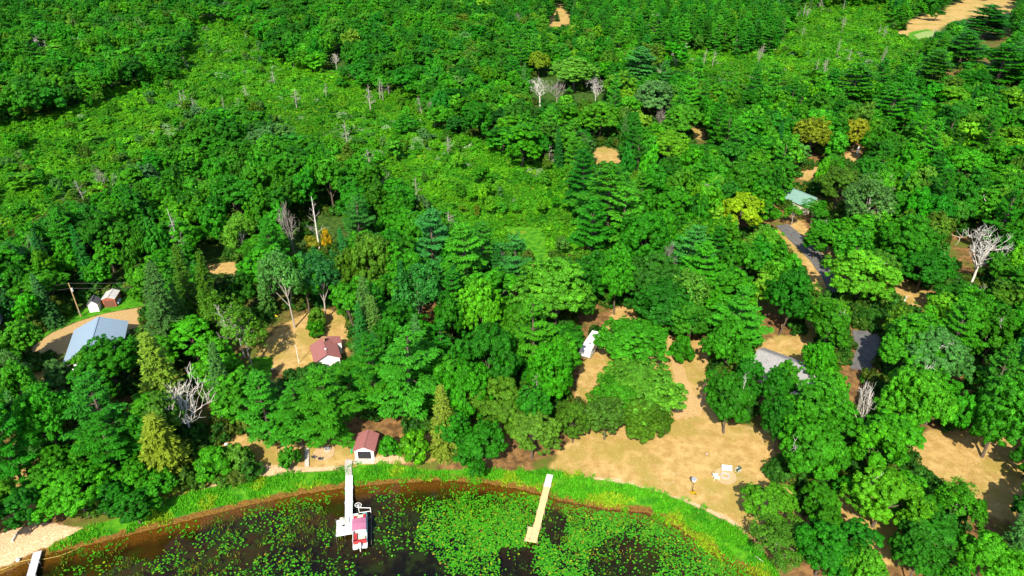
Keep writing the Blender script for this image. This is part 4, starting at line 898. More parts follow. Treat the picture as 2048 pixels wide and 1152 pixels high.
# ------------------------------------------------------------------ buildings
WHITE = mat('white_paint', (0.78, 0.78, 0.76), 0.6, var=0.06); OFFWHITE = mat('weathered_white', (0.68, 0.66, 0.62), 0.75, var=0.12)
MAROON = mat('brown_metal_roof', (0.29, 0.115, 0.105), 0.55, var=0.10, spec=0.4); GREYROOF = mat('blue_grey_metal_roof', (0.225, 0.30, 0.375), 0.5, var=0.05, spec=0.4)
SHINGLE = mat('grey_shingle', (0.27, 0.26, 0.26), 0.9, var=0.15, scale=2.0); DARKSHINGLE = mat('dark_shingle', (0.10, 0.10, 0.105), 0.9, var=0.2); TEAL = mat('green_roof', (0.17, 0.30, 0.25), 0.7, var=.15)
BROWN = mat('brown_boards', (0.17, 0.07, 0.04), 0.8); REDBR = mat('red_brown_trim', (0.36, 0.10, 0.06), 0.7); OPENING_SHADE = mat('opening_shade', (0.02, 0.02, 0.022), 0.7); GLASS = mat('window_glass', (0.05, 0.07, 0.09), 0.08, spec=0.6)
CONC = mat('concrete', (0.48, 0.43, 0.36), 0.9, var=0.12, scale=2.5); STONE = mat('stone', (0.46, 0.42, 0.37), 0.9, var=0.2, scale=3, bump=0.3); STEEL = mat('grey_steel', (0.45, 0.46, 0.47), 0.4, metal=0.6)
BLACK = mat('black_metal', (0.025, 0.025, 0.027), 0.5); TANWOOD = mat('new_deck_wood', (0.62, 0.42, 0.20), 0.8, var=0.10, scale=2); GREYDECK = mat('grey_deck_wood', (0.50, 0.50, 0.49), 0.85, var=0.12, scale=2); POLEWOOD = mat('pole_wood', (0.42, 0.28, 0.13), 0.85)
RED = mat('red_vinyl', (0.40, 0.035, 0.035), 0.5); CREAM = mat('cream_vinyl', (0.70, 0.60, 0.42), 0.6); CANOPY = mat('maroon_canvas', (0.38, 0.13, 0.21), 0.85, var=0.12); TEALM = mat('teal_panel', (0.13, 0.32, 0.36), 0.5); BLUE = mat('blue_plastic', (0.02, 0.12, 0.55), 0.5); YEL = mat('yellow_plastic', (0.70, 0.50, 0.02), 0.6); GREENP = mat('green_plastic', (0.03, 0.42, 0.10), 0.5)

def gable(name, label, loc, rz, W, L, eave, rise, wallm, roofm, over=0.4, cat='house', ribs=0, ribm=None, base=0.0):
    """ridge along local y; returns the thing"""
    e = empty(name, (loc[0], loc[1], base), rz, label, cat)
    w2, l2 = W / 2, L / 2
    wl = MB(); pts = [(-w2, 0), (w2, 0), (w2, eave), (0, eave + rise), (-w2, eave)]
    wl.add([(x, -l2, z - (0.3 if z == 0 else 0)) for x, z in pts] + [(x, l2, z - (0.3 if z == 0 else 0)) for x, z in pts], [(0, 1, 2, 3, 4), (9, 8, 7, 6, 5), (0, 4, 9, 5), (1, 6, 7, 2)])
    wl.build('wall', wallm, e)
    sl = math.hypot(w2, rise); ux, uz = w2 / sl, rise / sl; th = 0.12
    roofs = []
    for s in (-1, 1):
        a = sl + over; m = MB()
        P = lambda d, y, h: (s * (d * ux) + s * uz * h, y, eave + rise + 0.03 - d * uz + ux * h)
        vs = [P(0, -l2 - over, 0), P(a, -l2 - over, 0), P(a, l2 + over, 0), P(0, l2 + over, 0), P(0, -l2 - over, th), P(a, -l2 - over, th), P(a, l2 + over, th), P(0, l2 + over, th)]
        fs = [(0, 1, 2, 3), (4, 7, 6, 5), (0, 4, 5, 1), (1, 5, 6, 2), (2, 6, 7, 3), (3, 7, 4, 0)]
        m.add(vs, fs); ro = m.build('roof', roofm, e); roofs.append(ro)
        if ribs:
            rb = MB(); n = int((L + 2 * over) / ribs)
            for i in range(n + 1):
                y = -l2 - over + 0.03 + (L + 2 * over - 0.06) * i / n
                rb.bar(P(0.08, y, th + .02), P(a - .02, y, th + .02), 0.05, 0.05)
            o = rb.build('roof_ribs', ribm or roofm, ro); o['kind'] = 'stuff'
    cpm = MB(); cpm.box((0, 0, eave + rise + th + 0.06), (0.36, L + 2 * over + .02, 0.07)); cpm.build('ridge_cap', ribm or roofm, e)
    e['dims'] = [W, L, eave, rise]; return e
def window(e, c, wd, h, axis, m=WHITE):       # on a wall facing -y (axis 'y') or +-x (axis 'x')
    f = MB(); g = MB(); t = .08
    if axis == 'y':
        for s in (-1, 1): f.box((c[0] + s * wd / 2, c[1], c[2]), (t, .1, h + t)); f.box((c[0], c[1], c[2] + s * h / 2), (wd - t, .1, t))
        g.box(c, (wd - t, .04, h - t))
    else:
        for s in (-1, 1): f.box((c[0], c[1] + s * wd / 2, c[2]), (.1, t, h + t)); f.box((c[0], c[1], c[2] + s * h / 2), (.1, wd - t, t))
        g.box(c, (.04, wd - t, h - t))
    o = f.build('window', m, e); g.build('pane', GLASS, o)
def door(e, c, wd, h, axis, m=WHITE):
    d = MB(); d.box(c, (wd, .08, h) if axis == 'y' else (.08, wd, h)); o = d.build('door', m, e)
    k = MB(); k.box((c[0] + (wd * .38 if axis == 'y' else 0), c[1] - (.08 if axis == 'y' else -wd * .38), c[2]), (.08, .08, .08)); k.build('handle', BLACK, o)

# garage with the blue-grey metal roof
g = gable('garage', 'large garage with blue-grey ribbed metal roof beside the curved gravel drive', (-94.3, 128.4), rad(20), 10.6, 12.6, 3.0, 2.3, WHITE, GREYROOF, 0.45, 'garage', 0.9)
door(g, (-1.8, -6.34, 1.15), 2.6, 2.3, 'y', OFFWHITE); door(g, (2.6, -6.34, 1.05), 0.95, 2.1, 'y', OFFWHITE); window(g, (-5.34, 1.0, 1.6), 1.2, 1.0, 'x')
sh = gable('shed', 'small white garden shed with dark grey gable roof, left of the brown shed', (-105.2, 146.9), rad(14), 2.2, 2.6, 2.2, 1.0, WHITE, DARKSHINGLE, 0.2, 'shed'); door(sh, (0, -1.34, .95), .9, 1.8, 'y', OFFWHITE)
sh = gable('shed', 'brown shed with pale grey roof and red-brown door by the woods', (-102.4, 149.9), rad(10), 3.0, 4.0, 2.3, 0.55, REDBR, mat('pale_grey_roof', (0.52, 0.50, 0.47), .8), 0.15, 'shed')
door(sh, (0, -2.04, 1.0), 2.3, 1.95, 'y', BROWN)
def hutch():
    e = empty('hutch', at(197, 618, 0), rad(12), 'low red hutch with white lid between the two sheds', 'hutch')
    m = MB(); m.box((0, 0, .45), (1.0, .8, .6)); m.build('box', REDBR, e); m = MB(); m.box((0, 0, .80), (1.2, 1.0, .09)); m.build('lid', WHITE, e)
    for sx in (-1, 1):
        for sy in (-1, 1): m = MB(); m.box((sx * .43, sy * .33, .07), (.08, .08, .16)); m.build('leg', BROWN, e)
hutch()
def tarp():
    e = empty('covered_trailer', at(235, 607, 0), rad(10), 'small utility trailer under a pale blue cover beside the brown shed', 'trailer')
    m = MB(); m.box((0, 0, .55), (1.5, 2.2, .35)); m.build('bed', STEEL, e)
    m = MB(); m.add([(-.8, -1.15, .74), (.8, -1.15, .74), (.8, 1.15, .74), (-.8, 1.15, .74), (-.35, -.9, 1.05), (.35, -.9, 1.05), (.35, .9, 1.05), (-.35, .9, 1.05)], [(0, 1, 5, 4), (1, 2, 6, 5), (2, 3, 7, 6), (3, 0, 4, 7), (4, 5, 6, 7), (3, 2, 1, 0)]); m.build('cover', mat('pale_blue_tarp', (.33, .52, .58), .6), e)
    for s in (-1, 1): m = MB(); m.tube([(s * .82, 0, .3), (s * .98, 0, .3)], .3, 12); m.build('wheel', BLACK, e)
tarp()
def camper():
    e = empty('white_van', at(-2, 642, 0), rad(25), 'white van at the far left edge behind the rounded tree', 'van')
    m = MB(); m.box((0, 0, 1.45), (2.0, 4.6, 1.7)); m.add([(-1, -2.3, .6), (1, -2.3, .6), (1, -2.3, 1.4), (-1, -2.3, 1.4), (-1, -3.2, .6), (1, -3.2, .6), (1, -3.1, 1.25), (-1, -3.1, 1.25)], [(4, 5, 6, 7), (3, 7, 6, 2), (0, 4, 7, 3), (1, 2, 6, 5), (0, 1, 5, 4)]); m.build('body', WHITE, e)
    m = MB(); m.box((0, -2.32, 1.85), (1.7, .05, .6)); m.build('windscreen', GLASS, e)
    for sx in (-1, 1):
        for y in (-1.9, 1.5): m = MB(); m.tube([(sx * .85, y, .36), (sx * 1.03, y, .36)], .36, 12); m.build('wheel', BLACK, e)
camper()
# cabin
c = gable('cabin', 'small white cabin with brown metal roof on the tan lawn', (-41.6, 124.6), rad(22), 5.2, 6.4, 2.7, 1.35, WHITE, MAROON, 0.35, 'cabin', 0.5)
door(c, (.8, -3.24, 1.0), .9, 2.0, 'y', OFFWHITE); window(c, (-1.2, -3.22, 1.5), 1.0, .9, 'y'); window(c, (-2.62, .5, 1.5), 1.0, .9, 'x')
m = MB(); m.box((.15, 2.2, 4.6), (.55, .55, 1.2)); m.build('chimney', mat('chimney_brick', (.38, .20, .13), .9), c); m = MB(); m.cyl((.05, -1.5), .2, 4.1, 4.5, 10); m.build('roof_vent', WHITE, c)
m = MB(); m.add([(1.9, 2.0, 2.2), (4.0, 2.0, 1.9), (4.0, 4.6, 2.9), (1.2, 4.6, 3.5), (1.2, 2.0, 3.1)], [(0, 1, 2, 3, 4)])
m = MB(); m.box((2.6, 3.6, 1.25), (2.6, 2.6, 2.5)); m.build('annex', WHITE, c); m = MB(); m.add([(1.0, 2.2, 3.25), (4.1, 2.2, 2.55), (4.1, 5.1, 2.55), (1.0, 5.1, 3.25), (1.0, 2.2, 3.35), (4.1, 2.2, 2.65), (4.1, 5.1, 2.65), (1.0, 5.1, 3.35)], [(3, 2, 1, 0), (4, 5, 6, 7), (0, 1, 5, 4), (1, 2, 6, 5), (2, 3, 7, 6), (3, 0, 4, 7)]); m.build('annex_roof', MAROON, c)
# boathouse
b = gable('boathouse', 'open-fronted boathouse with brown roof and white front by the shore path', (-27.3, 96.2), rad(-1), 3.5, 4.2, 2.1, 0.85, mat('red_boards', (.40, .19, .14), .8), MAROON, 0.28, 'boathouse', 0.4)
m = MB(); m.box((-1.5, -2.13, 1.05), (.5, .06, 2.1)); m.box((1.5, -2.13, 1.05), (.5, .06, 2.1)); m.add([(-1.76, -2.16, 1.85), (1.76, -2.16, 1.85), (1.76, -2.16, 2.1), (0, -2.16, 2.93), (-1.76, -2.16, 2.1), (-1.76, -2.11, 1.85), (1.76, -2.11, 1.85), (1.76, -2.11, 2.1), (0, -2.11, 2.93), (-1.76, -2.11, 2.1)], [(0, 1, 2, 3, 4), (9, 8, 7, 6, 5), (0, 5, 6, 1), (1, 6, 7, 2), (2, 7, 8, 3), (3, 8, 9, 4), (4, 9, 5, 0)]); m.build('front_trim', WHITE, b)
m = MB(); m.box((0, -2.105, .92), (2.5, .03, 1.86)); m.build('doorway_shade', OPENING_SHADE, b)  # flat dark panel stands for the shaded interior of the open front
m = MB(); m.box((0, -2.6, .02), (3.8, 1.5, .12)); m.build('floor_slab', CONC, b)
# grey-roofed house, far green-roofed house
h = gable('house', 'grey-shingled house half hidden under trees right of the dry lawn', (59.5, 117.6), rad(52), 8.5, 14, 2.9, 2.0, OFFWHITE, SHINGLE, 0.5, 'house'); window(h, (-4.28, 2, 1.6), 1.4, 1.1, 'x'); window(h, (-4.28, -3, 1.6), 1.4, 1.1, 'x'); door(h, (1, -7.04, 1.05), 1.0, 2.1, 'y')
h = gable('house', 'far house with green roof and cream walls almost hidden in the trees', (96.5, 212), rad(30), 8, 11, 2.9, 2.2, mat('cream_siding', (.66, .58, .42), .8), TEAL, 0.4, 'house'); window(h, (-4.04, 0, 1.6), 1.4, 1.1, 'x'); window(h, (1.5, -5.54, 1.6), 1.3, 1.1, 'y')

# ------------------------------------------------------------------ trailer home
def caravan():
    p = at(1182, 700, 0); e = empty('camping_trailer', p, rad(-26), 'white camping trailer parked under an oak behind the dry lawn', 'trailer')
    m = MB(); w2 = 1.25; prof = [(-4.0, .55), (4.0, .55), (4.1, 1.4), (3.9, 2.75), (-3.5, 2.8), (-4.3, 2.0), (-4.35, 1.1)]
    n = len(prof); m.add([(-w2, y, z) for y, z in prof] + [(w2, y, z) for y, z in prof], [tuple(range(n)), tuple(reversed(range(n, 2 * n)))] + [((i + 1) % n, i, n + i, n + (i + 1) % n) for i in range(n)]); m.build('body', WHITE, e)
    m = MB(); m.box((0, .6, 2.92), (.8, 1.0, .28)); m.build('roof_unit', OFFWHITE, e)
    m = MB(); m.box((.2, -1.6, 2.86), (.5, .5, .14)); m.build('roof_hatch', STEEL, e)
    for y in (-2.2, 1.8): window(e, (1.26, y, 1.9), 1.1, .6, 'x', STEEL)
    window(e, (-1.26, .5, 1.9), 1.2, .6, 'x', STEEL); door(e, (1.27, 0.1, 1.6), .7, 1.8, 'x', OFFWHITE)
    m = MB(); m.box((1.27, 0, 1.05), (.03, 7.6, .16)); m.build('stripe', mat('grey_stripe', (.25, .27, .3), .5), e)
    for s in (-1, 1):
        for y in (-.5, .5): m = MB(); m.tube([(s * 1.05, y, .36), (s * 1.27, y, .36)], .36, 12); m.build('wheel', BLACK, e)
    m = MB(); m.bar((-.5, -4.2, .55), (0, -5.4, .5), .08, .1); m.bar((.5, -4.2, .55), (0, -5.4, .5), .08, .1); m.build('hitch', BLACK, e)
caravan()

# ------------------------------------------------------------------ docks
def dock(name, label, A, B, width, z, nsec, mats, post_gap, plat=None, dark_side=False):
    A = Vector((A[0], A[1], 0)); B = Vector((B[0], B[1], 0)); d = B - A; L = d.length; rz = math.atan2(d.y, d.x) + math.pi / 2      # local -y runs out over the water
    e = empty(name, (A.x, A.y, z), rz, label, 'dock')
    def section(y0, y1, x0, x1, mtl, part='section', across=True):
        m = MB(); n = max(1, int((y1 - y0) / .16)) if across else max(1, int((x1 - x0) / .16)); rr = np.random.default_rng(int(abs(y0 * 100)) + 3)
        for i in range(n):
            if across:
                a = y0 + (y1 - y0) * i / n; b_ = y0 + (y1 - y0) * (i + 1) / n; m.box(((x0 + x1) / 2, (a + b_) / 2, float(rr.uniform(-.006, .006))), (x1 - x0, b_ - a - .018, .045))
            else:
                a = x0 + (x1 - x0) * i / n; b_ = x0 + (x1 - x0) * (i + 1) / n; m.box(((a + b_) / 2, (y0 + y1) / 2, float(rr.uniform(-.006, .006))), (b_ - a - .018, y1 - y0, .045))
        o = m.build(part, mtl, e); o['kind'] = 'stuff'
        f = MB()
        for x in (x0 + .04, x1 - .04): f.box((x, (y0 + y1) / 2, -.10), (.05, y1 - y0 - .03, .14))
        for y in (y0 + .06, y1 - .06): f.box(((x0 + x1) / 2, y, -.10), (x1 - x0 - .14, .05, .12))
        f.build('frame', mtl, o)
    for i in range(nsec):
        section(-L * (i + 1) / nsec + .02, -L * i / nsec, -width / 2, width / 2, mats[min(i, len(mats) - 1)])
    def post(x, y, up=.45):
        m = MB(); m.tube([(x, y, -2.2), (x, y, up)], .045, 8); m.build('post', STEEL if mats[-1] is not TANWOOD else POLEWOOD, e)
        m = MB(); m.box((x, y, -.10), (.14, .14, .16)); m.build('bracket', STEEL, e)
    for i in range(1, nsec + 1):
        for s in (-1, 1): post(s * (width / 2 + .09), -L * i / nsec + .3, .35)
    if plat:
        x0, x1, y0, y1 = plat; section(-L + y0, -L + y1, x0, x1, mats[-1], 'platform', mats[-1] is TANWOOD)
        sx = -1 if x0 < 0 else 1; xo = x0 if sx < 0 else x1
        for y in (y0 + .2, y1 - .2): post(xo + sx * .09, -L + y, .5)
    return e
DZ = 0.25
dock('dock', 'long white dock with chairs at its end, beside the pontoon boat', (-29.35, 89.6), (-26.75, 76.6), 1.22, DZ, 4, [WHITE], 3, (-1.95, -0.64, 0.0, 3.3))
dock('dock', 'tan wooden dock with white first section between the lily pads', at(1100, 949, DZ), at(1066, 1084, DZ), 1.15, DZ, 5, [OFFWHITE, TANWOOD], 3, (-1.35, -.60, 0.0, 2.9))
dock('dock', 'small grey dock reaching out from the sandy beach', at(75, 1103, .15), (-73.0, 66.0, 0), 1.2, .15, 3, [GREYDECK], 3)

# pontoon boat with its lift
def pontoon():
    e = empty('pontoon_boat', (-25.0, 77.4, -.5), rad(10.5), 'white pontoon boat with maroon canopy and red seats moored at the white dock', 'boat')
    for s in (-1, 1):
        m = MB(); m.tube([(s * .85, 3.75, .32), (s * .85, 3.3, .22), (s * .85, 2.7, .18), (s * .85, -3.0, .18), (s * .85, -3.2, .2)], [.05, .24, .31, .31, .2], 12); m.build('pontoon', STEEL, e)
    m = MB(); m.box((0, .05, .56), (2.35, 6.5, .10)); m.build('deck', mat('cream_deck', (.66, .62, .55), .8), e)
    def rail(pts, part, mm):
        m = MB()
        for a, b_ in zip(pts[:-1], pts[1:]): m.bar((a[0], a[1], .98), (b_[0], b_[1], .98), .03, .55); m.bar((a[0], a[1], 1.30), (b_[0], b_[1], 1.30), .06, .06)
        m.build(part, mm, e)
    rail([(1.12, -2.6), (1.12, 3.1)], 'side_panel', TEALM); rail([(-1.12, -2.6), (-1.12, .4)], 'side_panel', WHITE); rail([(-1.12, 1.2), (-1.12, 3.1)], 'side_panel', WHITE); rail([(-1.1, 3.12), (-.3, 3.12)], 'front_panel', WHITE); rail([(.4, 3.12), (1.1, 3.12)], 'front_panel', TEALM)
    def swivel(x, y):
        m = MB(); m.cyl((x, y), .06, .61, .95, 8); o = m.build('swivel_chair', STEEL, e)
        m = MB(); m.box((x, y, 1.02), (.52, .5, .14)); m.build('seat', RED, o); m = MB(); m.box((x, y + .24, 1.3), (.5, .12, .5)); m.build('backrest', RED, o)
    swivel(-.75, 2.15); swivel(.75, 2.3)
    m = MB(); m.box((-.1, 2.75, .85), (1.7, .55, .46)); m.build('bow_bench', CREAM, e); m = MB(); m.box((.15, 1.45, .8), (.9, .9, .36)); m.build('cooler_table', CREAM, e)
    m = MB(); m.box((.72, -.55, 1.0), (.6, .55, .8)); o = m.build('console', WHITE, e); w_ = MB(); w_.ring((.72, -.9, 1.38), .18, .025, 'y', 14, 5); w_.build('steering_wheel', BLACK, o)
    m = MB(); m.box((-.75, -1.5, .82), (.55, 1.5, .42)); m.build('side_bench', RED, e); m = MB(); m.box((0, -2.35, .82), (2.1, .55, .42)); m.box((0, -2.58, 1.15), (2.1, .12, .3)); m.build('rear_bench', RED, e)
    m = MB(); m.box((.35, -1.85, .98), (.9, .65, .1)); m.build('sun_pad', CREAM, e)
    # arched canopy on four poles
    m = MB(); n = 8; vs = []; y0, y1 = -1.55, .95
    for i in range(n + 1):
        t = i / n; x = -1.12 + 2.24 * t; z = 2.62 + .16 * math.sin(math.pi * t)
        for q in range(5): y = y0 + (y1 - y0) * q / 4; vs.append((x, y, z - .10 * abs(q - 2) / 2)); vs.append((x, y, z - .03 - .10 * abs(q - 2) / 2))
    fs = []
    for i in range(n):
        for q in range(4):
            a = (i * 5 + q) * 2; b_ = a + 10; fs.append((a, b_, b_ + 2, a + 2)); fs.append((a + 1, a + 3, b_ + 3, b_ + 1))
        a = i * 10; fs.append((a, a + 1, a + 11, a + 10)); a += 8; fs.append((a, a + 10, a + 11, a + 1))
    m.add(vs, fs); cp = m.build('canopy', CANOPY, e); h = MB()
    for q in (0, 2, 4):
        y = y0 + (y1 - y0) * q / 4; h.tube([(-1.14 + 2.28 * i / 8, y, 2.56 + .16 * math.sin(math.pi * i / 8) - .1 * abs(q - 2) / 2) for i in range(9)], .022, 5)
    h.build('canopy_frame', STEEL, cp)
    for s in (-1, 1):
        for yy, yt in ((-.3, -1.5), (-.3, .9)): m = MB(); m.bar((s * 1.12, yy, 1.3), (s * 1.12, yt, 2.5), .035, .035); m.build('canopy_pole', STEEL, e)
    for s in (-1, 1): m = MB(); m.box((s * .72, -3.3, .58), (.8, .5, .12)); m.build('stern_step', WHITE, e)
    m = MB(); m.box((0, -3.25, .9), (.42, .5, .5)); m.box((0, -3.4, 1.25), (.36, .62, .3)); m.box((0, -3.45, .3), (.14, .3, .9)); o = m.build('outboard_motor', WHITE, e); m = MB(); m.box((0, -3.4, 1.05), (.38, .6, .06)); m.build('motor_band', RED, o)
    return e
pontoon()
def lift():
    e = empty('boat_lift', (-26.0, 81.6, -.5), rad(10.5), 'white winch wheel and frame of the boat lift at the bow of the pontoon boat', 'boat lift')
    m = MB(); m.ring((0, 0, 2.0), .55, .035, 'y', 22, 6); o = m.build('winch_wheel', WHITE, e)
    m = MB()
    for k in range(3): a = k * math.pi / 3; m.bar((-.55 * math.cos(a), 0, 2 - .55 * math.sin(a)), (.55 * math.cos(a), 0, 2 + .55 * math.sin(a)), .035, .035)
    m.build('spokes', WHITE, o); m = MB(); m.tube([(0, -.12, 2), (0, .12, 2)], .09, 10); m.build('hub', STEEL, o)
    m = MB(); m.bar((0, -.15, 2.1), (0, -.15, -1.6), .09, .09); m.build('post', WHITE, e); m = MB(); m.bar((1.9, -.15, 1.2), (1.9, -.15, -1.6), .09, .09); m.build('post', WHITE, e)
    m = MB(); m.bar((.06, -.15, 1.55), (1.85, -.15, 1.12), .08, .08); m.build('crossbar', WHITE, e); m = MB(); m.bar((.06, -.15, .35), (1.85, -.15, .35), .08, .08); m.build('crossbar', WHITE, e)
    for x in (0, 1.9): m = MB(); m.box((x, -3.4, -.45), (.1, 6.2, .12)); m.build('lift_beam', STEEL, e)
lift()

def chair(loc, rz, label, seatm, framem, name='lawn_chair', group=None, fan=False):
    e = empty(name, loc, rz, label, 'chair', group); I = Matrix.Rotation(rad(-8), 3, 'X')
    m = MB(); m.box((0, .02, .40), (.56, .54, .04), I); m.build('seat', seatm, e)
    if fan:
        for i in range(5): m = MB(); a = (i - 2) * .09; m.bar((a * 1.0, .24, .40), (a * 1.5, .52, 1.02 - abs(i - 2) * .05), .085, .02); m.build('slat', seatm, e)
    else:
        m = MB(); m.bar((0, .26, .44), (0, .46, .98), .54, .04); m.build('backrest', seatm, e)
    for sx in (-1, 1):
        m = MB(); m.bar((sx * .28, -.26, 0), (sx * .28, -.22, .58), .05, .05); m.build('leg', framem, e); m = MB(); m.bar((sx * .28, .34, 0), (sx * .28, .26, .58), .05, .05); m.build('leg', framem, e)
        m = MB(); m.box((sx * .30, .03, .60), (.10, .62, .03)); m.build('armrest', framem, e)
    return e
dz = DZ + .025
pa = at(684, 1048, dz); pb = at(693.5, 1047, dz)
chair((pa.x, pa.y, dz), rad(8), 'cream chair on the white dock platform, farther from the walkway', CREAM, WHITE, 'dock_chair', 'chairs on the white dock', True); chair((pb.x, pb.y, dz), rad(8), 'cream chair on the white dock platform, next to the walkway', CREAM, WHITE, 'dock_chair', 'chairs on the white dock', True)
def stool(p, label):
    e = empty('side_table', p, 0, label, 'table'); m = MB(); m.cyl((0, 0), .2, .36, .40, 10); m.build('tabletop', BLACK, e)
    for k in range(3): a = k * 2.1; m = MB(); m.bar((.16 * math.cos(a), .16 * math.sin(a), 0), (.1 * math.cos(a), .1 * math.sin(a), .36), .03, .03); m.build('leg', BLACK, e)
p = at(687, 1054, dz); stool((p.x, p.y, dz), 'small black table in front of the two dock chairs')
def fishbox(px, py):
    p = at(px, py, dz); e = empty('planter', (p.x, p.y, dz), 0, 'teal planter with upright leaves standing behind the dock chairs', 'planter'); m = MB(); m.tube([(0, 0, 0), (0, 0, .3)], [.13, .19], 10); m.build('pot', TEALM, e)
    rr = np.random.default_rng(4); m = MB()
    for k in range(9): a = k * .7; m.bar((0, 0, .28), (.25 * math.cos(a), .25 * math.sin(a), .75 + .1 * math.sin(k)), .05, .01)
    m.build('leaves', mat('teal_leaf', (.02, .16, .08), .6), e)
fishbox(689, 1043.5)

# ------------------------------------------------------------------ lawn furniture, fire rings, posts
def fire_ring(p, r, label, n=14, ch=False):
    e = empty('fire_ring', p, 0, label, 'fire ring'); rr = np.random.default_rng(9)
    me = MB(); a = math.pi / n * .93; ri, ro = r * .70, r
    me.add([(ri * math.cos(t), ri * math.sin(t), z) for z in (0, .32) for t in (-a, a)] + [(ro * math.cos(t), ro * math.sin(t), z) for z in (0, .32) for t in (-a, 0, a)], [(0, 1, 3, 2), (4, 7, 8, 5), (5, 8, 9, 6), (2, 3, 9, 8), (2, 8, 7), (0, 4, 5), (0, 5, 6, 1), (0, 2, 7, 4), (1, 6, 9, 3)])
    sm = me.mesh('stone', STONE)
    for k in range(n): o = link('stone', sm, e); o.rotation_euler = (0, 0, 2 * math.pi * k / n); o.scale = (1, 1, float(rr.uniform(.9, 1.08)))
    m = MB(); m.cyl((0, 0), ri * .97, .0, .08, 16); m.build('ash_bed', mat('ash', (.36, .33, .31), .95, var=.3), e)
    return e
p = at(1450, 953, 0); fire_ring(p, .82, 'round pale stone fire ring on the dry lawn beside the white bench')
m = MB(); m.cyl((p.x, p.y), 2.0, .08, .125, 28); tag(m.build('fire_ring_apron', mat('pale_gravel', (.48, .33, .16), .95, var=.15, scale=4), None), kind='structure')
def bench():
    p = at(1453, 942, 0); e = empty('garden_bench', p, rad(-8), 'white garden bench behind the stone fire ring', 'bench')
    for k in range(4): m = MB(); m.box((0, -.22 + k * .14, .44), (1.8, .115, .035)); m.build('seat_slat', WHITE, e)
    for k in range(4): m = MB(); m.box((0, .36 + k * .03, .58 + k * .125), (1.8, .03, .11)); m.build('back_slat', WHITE, e)
    for s in (-1, 1):
        m = MB(); m.bar((s * .82, -.22, 0), (s * .82, -.22, .66), .07, .07); m.build('leg', WHITE, e); m = MB(); m.bar((s * .82, .34, 0), (s * .82, .50, 1.05), .06, .06); m.build('leg', WHITE, e); m = MB(); m.box((s * .82, .05, .67), (.09, .66, .04)); m.build('armrest', WHITE, e)
bench()
p = at(1432, 957, 0); chair(p, rad(95), 'white armchair on the lawn, left of the stone fire ring', OFFWHITE, WHITE, 'lawn_chair', None, True).scale = (1.5, 1.5, 1.2)
p = at(1475, 944, 0); chair(p, rad(-60), 'dark green folding chair right of the white bench', mat('dark_green_canvas', (.06, .10, .07), .8), OFFWHITE, 'lawn_chair').scale = (1.2, 1.2, 1.1)
def birdhouse():
    p = at(1384, 985, 0); e = empty('birdhouse', p, rad(35), 'white birdhouse on a tall dark pole at the lower edge of the lawn', 'birdhouse')
    m = MB(); m.tube([(0, 0, -.2), (0, 0, 2.75)], .045, 8); m.build('pole', BLACK, e); m = MB(); m.box((0, 0, 3.0), (.5, .5, .5)); m.build('box', WHITE, e)
    for s in (-1, 1): m = MB(); m.add([(s * .38, -.38, 3.22), (s * .38, .38, 3.22), (0, .38, 3.5), (0, -.38, 3.5), (s * .38, -.38, 3.18), (s * .38, .38, 3.18), (0, .38, 3.46), (0, -.38, 3.46)], [(0, 1, 2, 3), (7, 6, 5, 4), (0, 3, 7, 4), (1, 5, 6, 2), (0, 4, 5, 1), (2, 6, 7, 3)]); m.build('roof', WHITE if s > 0 else STEEL, e)  # grey left slope: its shaded look put in as a darker material
    m = MB(); m.tube([(.12, -.251, 3.0), (.12, -.262, 3.0)], .06, 8); m.tube([(-.12, -.251, 3.0), (-.12, -.262, 3.0)], .06, 8); m.build('hole_shade', BLACK, e)  # black discs stand in for the shade inside the holes
birdhouse()
def flowers(px, py, label, c, n, seed):
    p = at(px, py, 0); rr = np.random.default_rng(seed); P = p + Vector((0, -.25, 0)); e = empty('flower_clump', P, 0, label, 'flowers')
    q = np.stack([rr.normal(0, .28, n), rr.normal(0, .22, n), rr.uniform(.15, .5, n)], 1); o = link('blooms', quads_mesh('blooms', leaf_quads(rr, q, rdir(rr, n) + np.array([0, 0, .8]), np.full(n, .10), .8), rr.uniform(.2, .8, n), LEAF), e); o['tint'] = list(c)
    q = np.stack([rr.normal(0, .25, n), rr.normal(0, .2, n), rr.uniform(0, .3, n)], 1); o = link('leaves', quads_mesh('flower_leaves', leaf_quads(rr, q, rdir(rr, n) + np.array([0, 0, .5]), np.full(n, .12), .5), rr.uniform(.2, .8, n), LEAF), e); o['tint'] = [.05, .17, .01]
flowers(1386, 985, 'clump of yellow and orange flowers at the foot of the birdhouse pole', (.75, .42, .01), 70, 5)
def stake(px, py):
    p = at(px, py, 0); e = empty('yard_stake', p, 0, 'small pale stake sprinkler standing alone on the dry lawn', 'sprinkler'); m = MB(); m.tube([(0, 0, 0), (0, 0, .5)], .03, 6); m.build('spike', STEEL, e); m = MB(); m.box((0, 0, .55), (.3, .12, .12)); m.build('head', mat('pale_lilac', (.62, .58, .72), .6), e)
stake(1413, 912)

